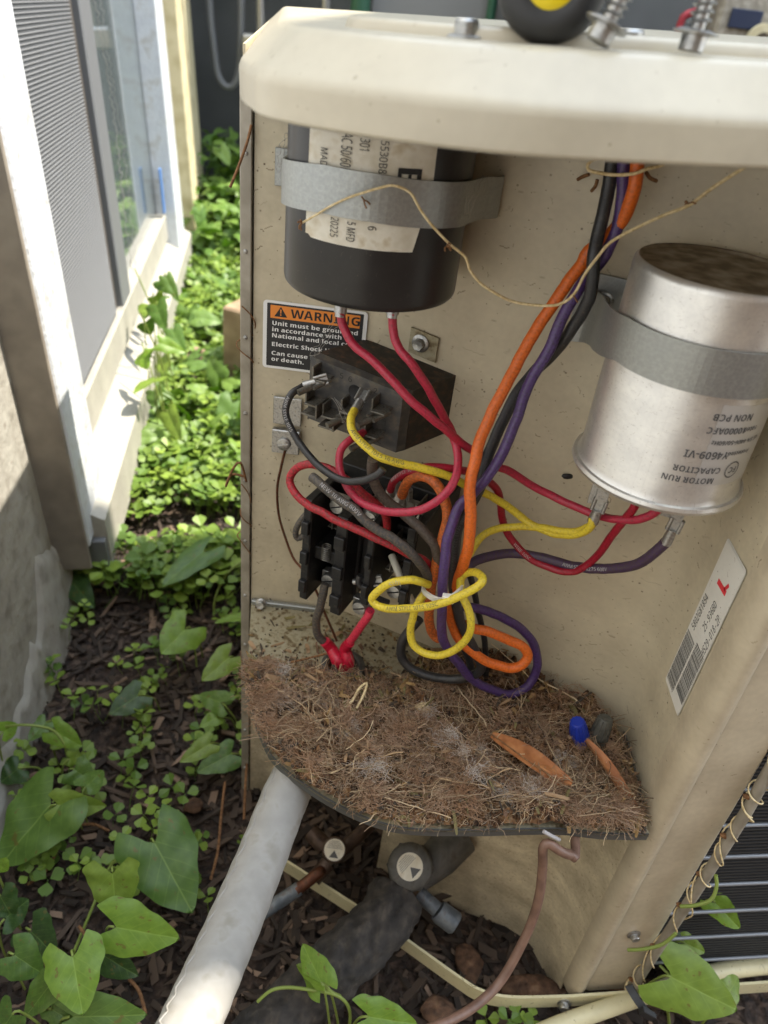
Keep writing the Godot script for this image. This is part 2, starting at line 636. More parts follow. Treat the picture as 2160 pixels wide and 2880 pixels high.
	M.orange = wire_mat(65, Color(0.86, 0.41, 0.11), Color(0.72, 0.35, 0.13), 0.57, 0.46)
	M.orange_dusty = wire_mat(66, Color(0.80, 0.40, 0.15), Color(0.52, 0.28, 0.14), 0.5, 0.55)
	M.purple = wire_mat(67, Color(0.30, 0.21, 0.42), Color(0.24, 0.19, 0.26), 0.6, 0.36)
	M.purple_dusty = wire_mat(68, Color(0.27, 0.19, 0.32), Color(0.30, 0.25, 0.25), 0.5, 0.5)
	M.black = wire_mat(69, Color(0.16, 0.16, 0.165), Color(0.34, 0.31, 0.27), 0.7, 0.4)
	M.black_dusty = wire_mat(70, Color(0.26, 0.255, 0.25), Color(0.42, 0.37, 0.31), 0.5, 0.6)
	M.brown_grey = wire_mat(71, Color(0.33, 0.29, 0.25), Color(0.24, 0.2, 0.17), 0.55, 0.6)
	M.print_white = mat(lin(0.42, 0.40, 0.39), 0.6)
	M.print_dark = mat(lin(0.13, 0.12, 0.06), 0.6)
	M.tape = wire_mat(72, Color(0.76, 0.09, 0.21), Color(0.55, 0.12, 0.18), 0.68, 0.36)
	M.nylon = mat(lin(0.78, 0.75, 0.66), 0.4)
	M.nylon.backlight_enabled = true
	M.nylon.backlight = Color(0.4, 0.4, 0.36)
	M.milky = mat(lin(0.48, 0.46, 0.38), 0.4)
	M.blue = mat(lin(0.012, 0.035, 0.32), 0.4)
	M.grey_nut = mat(Color.WHITE, 0.55, 0.0, ntex(73, 0.05, [[0.2, Color(0.24, 0.24, 0.22)], [0.8, Color(0.36, 0.35, 0.31)]], 128), 40.0)
	M.brass = mat(lin(0.55, 0.38, 0.12), 0.35, 0.9)
	M.copper = mat(Color.WHITE, 0.5, 0.6, ntex(75, 0.04, [[0.2, Color(0.30, 0.17, 0.11)], [0.6, Color(0.44, 0.27, 0.18)], [0.9, Color(0.25, 0.20, 0.16)]], 128), 25.0)
	M.pipe_grey = mat(Color.WHITE, 0.5, 0.2, ntex(76, 0.03, [[0.2, Color(0.30, 0.32, 0.34)], [0.7, Color(0.44, 0.46, 0.47)], [0.95, Color(0.36, 0.30, 0.26)]], 128), 22.0)
	M.valve = mat(Color.WHITE, 0.55, 0.25, ntex(77, 0.03, [[0.2, Color(0.27, 0.265, 0.25)], [0.7, Color(0.36, 0.35, 0.33)], [0.95, Color(0.25, 0.22, 0.18)]], 128), 20.0)
	M.foam = mat(Color.WHITE, 0.85, 0.0, ntex(78, 0.02, [[0.15, Color(0.12, 0.11, 0.10)], [0.5, Color(0.21, 0.195, 0.18)], [0.85, Color(0.33, 0.30, 0.265)]], 256, FastNoiseLite.TYPE_SIMPLEX_SMOOTH, 6), 14.0, ntex(79, 0.03, [[0.0, Color.BLACK], [1.0, Color.WHITE]], 256), 0.12)
	M.conduit = mat(Color.WHITE, 0.5, 0.0, ntex(80, 0.02, [[0.1, Color(0.55, 0.54, 0.515)], [0.6, Color(0.61, 0.60, 0.575)], [0.95, Color(0.50, 0.48, 0.43)]], 256), 10.0)
	M.cable = mat(Color.WHITE, 0.45, 0.0, ntex(81, 0.03, [[0.2, Color(0.40, 0.30, 0.25)], [0.7, Color(0.50, 0.385, 0.32)]], 128), 20.0)
	M.cream_pipe = mat(Color.WHITE, 0.45, 0.0, grime(82, Color(0.83, 0.79, 0.63), Color(0.35, 0.28, 0.18), 260, 0.04, 256), 6.0)
	M.grey_tube = mat(Color.WHITE, 0.5, 0.0, ntex(83, 0.03, [[0.2, Color(0.52, 0.49, 0.43)], [0.8, Color(0.64, 0.61, 0.55)]], 128), 12.0)
	M.coil = mat(lin(0.060, 0.058, 0.055), 0.5, 0.4)
	M.coil_back = mat(lin(0.060, 0.058, 0.055), 0.8)
	M.guard = mat(lin(0.26, 0.27, 0.28), 0.4, 0.3)
	M.rubber = mat(lin(0.022, 0.022, 0.022), 0.45)
	M.yellow_plastic = mat(lin(0.80, 0.62, 0.01), 0.3)
	# house and ground
	M.concrete = mat(Color.WHITE, 0.9, 0.0, ntex(91, 0.018, [[0.05, Color(0.51, 0.49, 0.45)], [0.4, Color(0.62, 0.605, 0.565)], [0.8, Color(0.66, 0.65, 0.61)], [0.98, Color(0.53, 0.50, 0.46)]], 512, FastNoiseLite.TYPE_SIMPLEX_SMOOTH, 6), 3.0, ntex(92, 0.03, [[0.0, Color.BLACK], [1.0, Color.WHITE]], 512, FastNoiseLite.TYPE_SIMPLEX_SMOOTH, 5), 0.14)
	M.white_paint = mat(Color.WHITE, 0.55, 0.0, ntex(95, 0.02, [[0.1, Color(0.74, 0.755, 0.775)], [0.6, Color(0.78, 0.795, 0.81)], [0.95, Color(0.68, 0.67, 0.65)]], 256), 5.0, ntex(96, 0.08, [[0.0, Color.BLACK], [1.0, Color.WHITE]], 256), 0.08)
	M.sill_paint = mat(Color.WHITE, 0.5, 0.0, grime(97, Color(0.65, 0.635, 0.59), Color(0.45, 0.40, 0.3), 300, 0.04, 256), 4.0)
	M.tan_wood = mat(Color.WHITE, 0.7, 0.0, ntex(98, 0.02, [[0.1, Color(0.47, 0.44, 0.40)], [0.8, Color(0.56, 0.53, 0.48)]], 256), 4.0)
	M.vinyl = mat(lin(0.60, 0.66, 0.72), 0.35)
	M.screen = mat(Color(0.35, 0.36, 0.37, 0.72), 0.75)
	M.screen.transparency = BaseMaterial3D.TRANSPARENCY_ALPHA
	M.sash = mat(lin(0.155, 0.16, 0.165), 0.5)
	M.weave = mat(lin(0.20, 0.205, 0.21), 0.8)
	M.sash_dark = mat(lin(0.075, 0.065, 0.055), 0.6)
	M.glass = mat(Color(0.5, 0.55, 0.56, 0.28), 0.03)
	M.glass.transparency = BaseMaterial3D.TRANSPARENCY_ALPHA
	M.room = mat(lin(0.16, 0.165, 0.16), 0.9)
	M.tape_blue = mat(lin(0.09, 0.20, 0.45), 0.5)
	M.cream_board = mat(Color.WHITE, 0.7, 0.0, ntex(101, 0.02, [[0.1, Color(0.70, 0.65, 0.50)], [0.7, Color(0.80, 0.76, 0.62)]], 256), 3.0)
	M.dark_wall = mat(Color.WHITE, 0.8, 0.0, ntex(102, 0.02, [[0.1, Color(0.25, 0.255, 0.25)], [0.8, Color(0.31, 0.315, 0.31)]], 128), 1.0)
	M.grey_wall = mat(lin(0.19, 0.19, 0.185), 0.7)
	M.green_post = mat(lin(0.02, 0.085, 0.045), 0.6)
	M.red_hose = mat(lin(0.30, 0.02, 0.03), 0.5)
	M.navy = mat(lin(0.012, 0.02, 0.05), 0.5)
	M.soil = mat(Color.WHITE, 0.95, 0.0, ntex(111, 0.03, [[0.1, Color(0.13, 0.10, 0.08)], [0.5, Color(0.24, 0.19, 0.155)], [0.9, Color(0.37, 0.30, 0.25)]], 512), 5.0, ntex(112, 0.05, [[0.0, Color.BLACK], [1.0, Color.WHITE]], 256), 0.8)
	M.chip = tinted(mat(Color.WHITE, 0.9))
	M.fibre = tinted(mat(Color.WHITE, 0.75))
	M.fibre.backlight_enabled = true
	M.fibre.backlight = Color(0.3, 0.3, 0.3)
	M.pile = mat(Color.WHITE, 0.95, 0.0, ntex(113, 0.025, [[0.25, Color(0.10, 0.065, 0.04)], [0.42, Color(0.29, 0.19, 0.11)], [0.55, Color(0.43, 0.30, 0.18)], [0.68, Color(0.56, 0.42, 0.28)], [0.85, Color(0.68, 0.57, 0.44)]], 512, FastNoiseLite.TYPE_SIMPLEX_SMOOTH, 6), 10.0, ntex(114, 0.06, [[0.0, Color.BLACK], [1.0, Color.WHITE]], 256), 0.25)
	M.brick = mat(Color.WHITE, 0.85, 0.0, ntex(115, 0.03, [[0.1, Color(0.52, 0.43, 0.33)], [0.8, Color(0.66, 0.57, 0.46)]], 128), 5.0)
	M.bark = mat(Color.WHITE, 0.9, 0.0, ntex(121, 0.03, [[0.1, Color(0.24, 0.17, 0.12)], [0.6, Color(0.40, 0.29, 0.21)], [0.9, Color(0.52, 0.40, 0.30)]], 128), 20.0, ntex(122, 0.05, [[0.0, Color.BLACK], [1.0, Color.WHITE]], 128), 0.2)
	M.fence = mat(Color.WHITE, 0.85, 0.0, ntex(123, 0.03, [[0.1, Color(0.34, 0.27, 0.21)], [0.8, Color(0.46, 0.38, 0.30)]], 128), 3.0)
	M.stone = mat(Color.WHITE, 0.85, 0.0, ntex(116, 0.03, [[0.1, Color(0.52, 0.42, 0.36)], [0.8, Color(0.66, 0.55, 0.48)]], 128), 8.0)
	M.vine_dry = mat(Color.WHITE, 0.75, 0.0, ntex(117, 0.06, [[0.2, Color(0.74, 0.64, 0.44)], [0.7, Color(0.90, 0.83, 0.66)]], 128), 40.0)
	M.vine_brown = mat(Color.WHITE, 0.8, 0.0, ntex(118, 0.06, [[0.2, Color(0.36, 0.24, 0.14)], [0.7, Color(0.56, 0.40, 0.25)]], 128), 40.0)
	M.web = mat(lin(0.30, 0.28, 0.25), 0.8)
	M.dry_leaf = mat(Color.WHITE, 0.6, 0.0, ntex(119, 0.05, [[0.1, Color(0.50, 0.29, 0.14)], [0.5, Color(0.64, 0.40, 0.22)], [0.9, Color(0.72, 0.49, 0.30)]], 128), 14.0)
	M.leaf = []
	for i in 6:
		var m := mat(Color.WHITE, 0.45)
		m.albedo_texture = leaf_picture(i)
		m.backlight_enabled = true
		m.backlight = lin(0.30, 0.42, 0.06)
		M.leaf.append(m)
	M.clover = tinted(mat(Color.WHITE, 0.5))
	M.clover.backlight_enabled = true
	M.clover.backlight = lin(0.35, 0.45, 0.08)
	M.stem = mat(lin(0.20, 0.26, 0.05), 0.5)


func tinted(m: StandardMaterial3D) -> StandardMaterial3D:
	m.vertex_color_use_as_albedo = true
	return m


# coloured insulation with dirt in patches that have an outline
func wire_mat(sd: int, clean: Color, dirty: Color, at: float, rough: float) -> StandardMaterial3D:
	var t := ntex(sd, 0.11, [[0.0, clean.lightened(0.05)], [at - 0.05, clean], [at + 0.06, clean.lerp(dirty, 0.75)], [1.0, dirty]], 256, FastNoiseLite.TYPE_SIMPLEX_SMOOTH, 6)
	return mat(Color.WHITE, rough, 0.0, t, 17.0)


func leaf_picture(k: int) -> ImageTexture:
	var base: Color = [Color(0.43, 0.55, 0.17), Color(0.35, 0.46, 0.18), Color(0.22, 0.32, 0.14), Color(0.46, 0.55, 0.20), Color(0.31, 0.43, 0.16), Color(0.26, 0.35, 0.16)][k]
	var blots := noise(150 + k, 0.035)
	var vein: Color = base.lerp(Color(0.72, 0.80, 0.45), 0.42)
	var nz := noise(130 + k, 0.05)
	var w := 128
	var im := Image.create(w, w, false, Image.FORMAT_RGB8)
	for y in w:
		for x in w:
			var u := (float(x) / (w - 1) - 0.5) * 2.0
			var v := float(y) / (w - 1)
			var c := base.lightened(0.0)
			var g := nz.get_noise_2d(x, y) * 0.05
			c = Color(c.r + g, c.g + g, c.b + g * 0.6)
			var mid := clampf(1.0 - absf(u) / 0.03, 0.0, 1.0)
			var vv := fposmod((v - absf(u) * 0.42) * 6.0, 1.0)
			var side := clampf(1.0 - absf(vv - 0.5) / 0.06, 0.0, 1.0) * 0.55 * clampf(1.1 - absf(u), 0.0, 1.0)
			c = c.lerp(vein, maxf(mid, side))
			var blot := blots.get_noise_2d(x, y)
			if blot > 0.47:
				c = c.lerp(Color(0.42, 0.36, 0.15), clampf((blot - 0.47) * 9.0, 0.0, 0.7))
			im.set_pixel(x, y, c)
	return ImageTexture.create_from_image(im)


# ================================================================ ground
func build_ground() -> void:
	var mb := MB.new()
	var nz := noise(200, 0.004)
	var g := []
	var xs := [-20000.0, -6000.0, -2500.0]
	for i in 61:
		xs.append(-1200.0 + i * 40.0)
	xs.append_array([2500.0, 6000.0, 20000.0])
	var zs := [-20000.0, -8000.0, -4500.0]
	for i in 86:
		zs.append(-3300.0 + i * 42.0)
	zs.append_array([1500.0, 6000.0, 20000.0])
	for x in xs:
		var row := []
		for z in zs:
			row.append(Vector3(x, ground_at(x, z, nz), z))
		g.append(row)
	mb.grid(g, Vector3.UP)
	single(mb, "ground", M.soil, "dark soil bed between the house and the condenser", "ground", "", "structure")
	# bark mulch
	var shapes := []
	for k in 4:
		var c := MB.new()
		var l: float = [14.0, 9.0, 6.0, 20.0][k]
		var w: float = [3.6, 4.0, 3.2, 2.6][k]
		var p := []
		for h in [-0.9, 0.9]:
			for q in [[-1.0, -0.8], [0.9, -1.0], [1.1, 0.7], [-0.8, 1.0]]:
				p.append(Vector3(q[0] * l * rng.randf_range(0.75, 1.1), h * rng.randf_range(0.7, 1.4), q[1] * w * rng.randf_range(0.7, 1.2)))
		c.hexa(p)
		shapes.append(c.mesh())
	for k in 4:
		var xf := []
		var cols := []
		for i in 2600:
			var near := i < 1900
			var x := rng.randf_range(-420, 330) if near else rng.randf_range(-520, -60)
			var z := rng.randf_range(-860, -120) if near else rng.randf_range(-1500, -820)
			var s := rng.randf_range(0.3, 1.1)
			var b := Basis.from_euler(Vector3(rng.randf_range(-0.5, 0.5), rng.randf() * TAU, rng.randf_range(-0.6, 0.6))).scaled(Vector3.ONE * s)
			xf.append(Transform3D(b, Vector3(x, ground_at(x, z, nz) + rng.randf_range(0.5, 7.0), z) * 0.001))
			var t := rng.randf()
			var c := Color(0.032, 0.023, 0.017).lerp(Color(0.13, 0.088, 0.060), t * t)
			if rng.randf() < 0.06:
				c = Color(0.27, 0.18, 0.12)
			cols.append(c)
		var sw := swarm("bark_mulch", shapes[k], M.chip, xf, cols)
		tag(sw, ["dark bark mulch chips scattered over the soil", "broad dark bark chips among the mulch", "small dark bark crumbs among the mulch", "long thin bark slivers among the mulch"][k], "mulch", "", "stuff")


func ground_at(x: float, z: float, nz: FastNoiseLite) -> float:
	return nz.get_noise_2d(x, z) * 9.0 - 3.0


# ================================================================ the house on the left
func hbox(mb: MB, s0: float, s1: float, h0: float, h1: float, o0: float, o1: float, bevel := 1.0) -> void:
	mb.box(hp((s0 + s1) / 2.0, (h0 + h1) / 2.0, (o0 + o1) / 2.0), house_dir * (s1 - s0) / 2.0, house_up * (h1 - h0) / 2.0, house_out * (o1 - o0) / 2.0, bevel)


func hpart(called: String, m: Material, parent: Node3D, b: Array, bevel := 1.0, label := "") -> void:
	var mb := MB.new()
	hbox(mb, b[0], b[1], b[2], b[3], b[4], b[5], bevel)
	part(mb, called, m, parent, label)


func build_house() -> void:
	var w := thing("house_wall", "rough cream concrete house wall with crumbling render at its foot", "wall")
	hpart("wall_panel", M.concrete, w, [-1600, 60, -120, 2400, -140, 6])
	hpart("siding", M.white_paint, w, [-1600, -80, 470, 2400, 4, 26], 2.0, "white siding above the rough concrete")
	hpart("wall_panel", M.concrete, w, [1330, 2600, -120, 2400, -140, 0])
	hpart("wall_panel", M.concrete, w, [60, 1330, -120, 70, -140, 2])
	hpart("wall_panel", M.concrete, w, [60, 1330, 1500, 2400, -140, 0])
	# render that has come away leaves an uneven grey footing below it
	var foot := MB.new()
	var nz := noise(210, 0.02)
	var g := []
	for i in 60:
		var s := -420.0 + i * 12.0
		var row := []
		var edge := 95.0 + 55.0 * nz.get_noise_1d(s * 0.7) + clampf((s + 60.0) * 0.35, -60.0, 60.0)
		for j in 14:
			var k := j / 13.0
			row.append(hp(s, lerpf(-60.0, edge, k), lerpf(24.0, 9.0, k) + 3.0 * nz.get_noise_2d(s * 3.0, k * 90.0) - (8.0 if j == 13 else 0.0)))
		g.append(row)
	foot.grid(g, house_out)
	part(foot, "footing", M.concrete, w, "uneven footing below the render")
	seat(w)

	var win := thing("window", "white framed window with grey insect screen above a pale sill", "window")
	hpart("casing", M.white_paint, win, [36, 140, 88, 1480, 10, 47], 2.0, "near white casing board with rough paint")
	hpart("casing_side", M.tan_wood, win, [30, 37, 60, 1480, 2, 45], 1.0, "tan unpainted edge of the casing")
	hpart("frame", M.vinyl, win, [141, 150, 150, 1480, 12, 42], 1.5)
	hpart("frame", M.vinyl, win, [152, 160, 150, 1480, 12, 36], 1.5)
	hpart("frame", M.vinyl, win, [162, 172, 150, 1480, 10, 30], 1.5)
	var sc := MB.new()
	hbox(sc, 172, 520, 198, 1470, 18, 18.6, 0.1)
	part(sc, "insect_screen", M.screen, win)
	var rib := MB.new()
	for i in 128:
		hbox(rib, 172, 520, 204 + i * 4.6, 205.2 + i * 4.6, 18.4, 19.6, 0.1)
	part(rib, "screen_weave", M.weave, win).set_meta("kind", "stuff")
	hpart("mullion", M.sash_dark, win, [520, 560, 150, 1480, -6, 14], 1.0, "dark weathered strip beside the screen")
	hpart("mullion", M.sash, win, [562, 640, 150, 1480, -4, 24], 2.0)
	var gl := MB.new()
	hbox(gl, 172, 1208, 190, 1480, 2, 5, 0.1)
	part(gl, "glass", M.glass, win)
	hpart("blue_tape", M.tape_blue, win, [1172, 1196, 205, 300, 24, 28], 0.3, "strip of blue tape on the frame")
	hpart("casing", M.white_paint, win, [1208, 1345, 88, 1480, 4, 50], 2.0, "far white casing board")
	hpart("rail", M.sill_paint, win, [141, 1208, 140, 196, -4, 26], 2.0)
	var sl := MB.new()
	var q := []
	for s in [62.0, 1392.0]:
		q.append_array([[hp(s, 42, 4), hp(s, 42, 62), hp(s, 108, 62), hp(s, 142, 4)]])
	sl.hexa([q[0][0], q[0][1], q[1][1], q[1][0], q[0][3], q[0][2], q[1][2], q[1][3]])
	part(sl, "sill", M.sill_paint, win, "white sill board with a sloping top")
	hpart("sill_end", M.sash, win, [52, 66, 34, 84, 20, 60], 1.0)
	hpart("room_back", M.room, win, [100, 1330, 60, 1500, -700, -690])
	hpart("room_side", M.room, win, [1318, 1330, 60, 1500, -700, -140])
	hpart("room_side", M.room, win, [60, 72, 60, 1500, -700, -140])
	hpart("room_floor", M.room, win, [60, 1330, 48, 60, -700, -140])
	hpart("room_ceiling", M.room, win, [60, 1330, 1500, 1512, -700, -140])
	seat(win)
	var board := thing("corner_board", "cream corner board with a broken foot past the window", "board")
	hpart("board", M.cream_board, board, [1560, 1590, 60, 2400, 0, 60], 3.0)
	hpart("board", M.cream_board, board, [1640, 2080, -30, 2400, 0, 52], 3.0)
	seat(board)
	for k in 2:
		var mb := MB.new()
		var pts := []
		for i in 120:
			var h := 640.0 - i * 3.5
			pts.append(hp(660.0 + k * 46.0 + 14.0 * sin(h * 0.017 + k), h, 30.0 + 2.2 * sin(i * 1.9 + k) * absf(sin(i * 0.11 + k)) + 1.5 * sin(i * 0.7)))
		mb.tube(pts, 0.55 - 0.15 * k, 5)
		single(mb, "spider_thread", M.web, ["nearer curled cobweb strand before the window glass", "farther curled cobweb strand before the window glass"][k], "cobweb", "cobwebs on the window")


# the neighbouring wall on the right, out of the picture: its shadow lies over the condenser, the mulch and the foot of
# the house wall, and ends where the clover is sunlit
func build_neighbour() -> void:
	var n := thing("neighbour_wall", "tall pale rendered wall of the neighbouring house, right of the condenser", "wall")
	var mb := MB.new()
	mb.box(V(1330, 1540, -1060), V(30, 0, 0), V(0, 1540, 0), V(0, 0, 334), 4.0)
	part(mb, "wall_panel", M.grey_wall, n)
	mb = MB.new()
	mb.box(V(1330, 3095, -1060), V(36, 0, 0), V(0, 18, 0), V(0, 0, 334), 4.0)
	part(mb, "coping", M.concrete, n)
	seat(n)
	var f := thing("board_fence", "tall brown board fence behind the viewer, facing the condenser", "fence")
	for i in 22:
		mb = MB.new()
		mb.box(V(-300 + i * 122, 1140, 800 + (i % 2) * 9), V(59, 0, 0), V(0, 1150, 0), V(0, 0, 9), 2.0)
		part(mb, "board", M.fence, f)
	for h in [250, 2000]:
		mb = MB.new()
		mb.box(V(980, h, 830), V(1340, 0, 0), V(0, 45, 0), V(0, 0, 12), 2.0)
		part(mb, "rail", M.fence, f)
	seat(f)


# ================================================================ things far behind
func build_background() -> void:
	var mb := MB.new()
	mb.box(V(1500, 1300, -3060), V(2600, 0, 0), V(0, 1450, 0), V(0, 0, 60), 3.0)
	single(mb, "back_wall", M.dark_wall, "dark grey wall closing the passage behind the condenser", "wall")
	mb = MB.new()
	mb.box(V(46.5,652.4,-2700) + V(0, -560, 0), V(270, 0, 0), V(0, 700, 0), V(0, 0, 30), 6.0)
	single(mb, "metal_cabinet", M.grey_wall, "plain grey metal cabinet behind the condenser top", "cabinet")
	mb = MB.new()
	mb.box(V(228.9,660.9,-2600) + V(0, -560, 0), V(60, 0, 0), V(0, 700, 0), V(0, 0, 60), 6.0)
	single(mb, "dark_blue_bin", M.navy, "dark blue bin beside the grey cabinet", "bin")
	for k in 2:
		mb = MB.new()
		var p: Vector3 = [V(-251.1,621.6,-2640), V(127.5,661.1,-2640)][k]
		mb.tube([V(p.x, -20, p.z), V(p.x, 1500, p.z)], [28.0, 14.0][k], 14)
		single(mb, "fence_post", M.green_post, ["thick green post in front of the grey cabinet", "thin green post near the dark blue bin"][k], "post", "green posts behind the condenser")
	mb = MB.new()
	mb.tube(MB.smooth([V(-738.6,884.4,-2800), V(-736.6,594.3,-2800), V(-723.6,459.6,-2800), V(-711.5,389.6,-2800), V(-681.4,362.3,-2800), V(-650.7,389.6,-2800), V(-638.3,494.1,-2800), V(-634.8,831.2,-2800)], 20.0), 11.0, 10)
	single(mb, "bent_pipe", M.sash, "pale pipe bent into a U on the dark wall", "pipe")
	var me := thing("gas_meter", "grey utility meter with bright metal pipes on the dark wall", "meter")
	for k in 2:
		mb = MB.new()
		mb.tube([V(-578.6,938.4,-2780), V(-570.7,516.9,-2780)] if k == 0 else [V(-393.4,956.1,-2780), V(-368.9,596.7,-2780)], 14.0, 12)
		part(mb, "pipe", M.zinc, me)
	mb = MB.new()
	mb.box(V(-588.2,490.9,-2760), V(34, 0, 0), V(0, 30, 0), V(0, 0, 30), 8.0)
	part(mb, "housing", M.zinc, me)
	seat(me)
	mb = MB.new()
	mb.tube(MB.smooth([V(593.8,602.3,-2300), V(585.1,658.8,-2300), V(585.3,694.1,-2300), V(620.5,717,-2300), V(632.5,772,-2300)], 20.0), 9.0, 10)
	single(mb, "red_hose", M.red_hose, "dark red hose hanging behind the screws", "hose")
	var ub := thing("utility_box", "pale utility box with a round port behind the condenser", "box")
	mb = MB.new()
	mb.box(V(765.8,719.7,-2300), V(110, 0, 0), V(0, 75, 0), V(0, 0, 50), 8.0)
	part(mb, "housing", M.grey_tube, ub)
	mb = MB.new()
	mb.lathe(V(769.7,661.7,-2240), V(0, 0, 1), V(1, 0, 0), [Vector2(22, 0), Vector2(40, 0), Vector2(40, 14), Vector2(22, 14), Vector2(22, 0)], 24)
	part(mb, "port", M.cream_board, ub)
	mb = MB.new()
	mb.box(V(718.8,704,-2244), V(38, 0, 0), V(0, 20, 0), V(0, 0, 4), 3.0)
	part(mb, "window", M.navy, ub)
	seat(ub)
	mb = MB.new()
	var b := V(-322.8,0,-1350.2)
	mb.box(b + V(78, 72, -20), V(66, 0, 24), V(0, 98, 0), V(-26, 0, 74), 4.0)
	single(mb, "wooden_block", M.brick, "tan block standing among the clover beside the condenser", "block")
	for k in 2:
		mb = MB.new()
		var p: Vector3 = [V(-442.8,5,-1440.2), V(-388.8,5,-1347.7)][k]
		mb.sphere(p + V(0, 8, 0), V([46.0, 30.0][k], [20.0, 14.0][k], 26.0), 7, 10, noise(220 + k, 0.03), 0.25)
		single(mb, "stone", M.stone, ["larger pinkish stone in the clover before the tan block", "smaller pinkish stone in the clover before the tan block"][k], "stone", "stones in the clover")


# ================================================================ the condenser
func arc_pts() -> Array:
	return [Vector2(-79, -361), Vector2(-64, -331), Vector2(-47, -308), Vector2(-9, -285), Vector2(29, -274), Vector2(71, -277), Vector2(129, -286), Vector2(160, -287), Vector2(192, -291)]


func spline2(p: Array, k := 6) -> Array:
	var out := []
	for i in p.size() - 1:
		var a: Vector2 = p[max(i - 1, 0)]
		var d: Vector2 = p[min(i + 2, p.size() - 1)]
		for j in k:
			out.append(p[i].cubic_interpolate(p[i + 1], a, d, float(j) / k))
	out.append(p[-1])
	return out


# the cabinet outline, o outside the arc of the shelf, clockwise seen from above starting at the back left
func outline(o: float) -> Array:
	var a: Array = [Vector2(-157, -804), Vector2(-120, -590), Vector2(-97, -460), Vector2(-88, -408)]
	a.append_array(arc_pts())
	a.append_array([Vector2(353, -317), Vector2(645, -368), Vector2(555, -929)])
	var r := []
	var k := a.size()
	for i in k:
		var p: Vector2 = a[posmod(i - 1, k)]
		var q: Vector2 = a[(i + 1) % k]
		var d0: Vector2 = (a[i] - p).normalized()
		var d1: Vector2 = (q - a[i]).normalized()
		var n0 := Vector2(-d0.y, d0.x)
		var n1 := Vector2(-d1.y, d1.x)
		var b := (n0 + n1).normalized()
		var oo := o
		if i < 6:
			oo = o + [-11.0, -12.0, -12.0, -12.0, -11.5, -6.5][i]
		elif i == 6:
			oo = o - 2.0
		r.append(a[i] + b * oo / maxf(b.dot(n0), 0.7))
	return r


func panel_c(w: float, t: float, off := 0.4) -> Vector3:
	return V(187.0 - off, 328.0 + 110.0 * t, -346.5 + 30.0 * w)


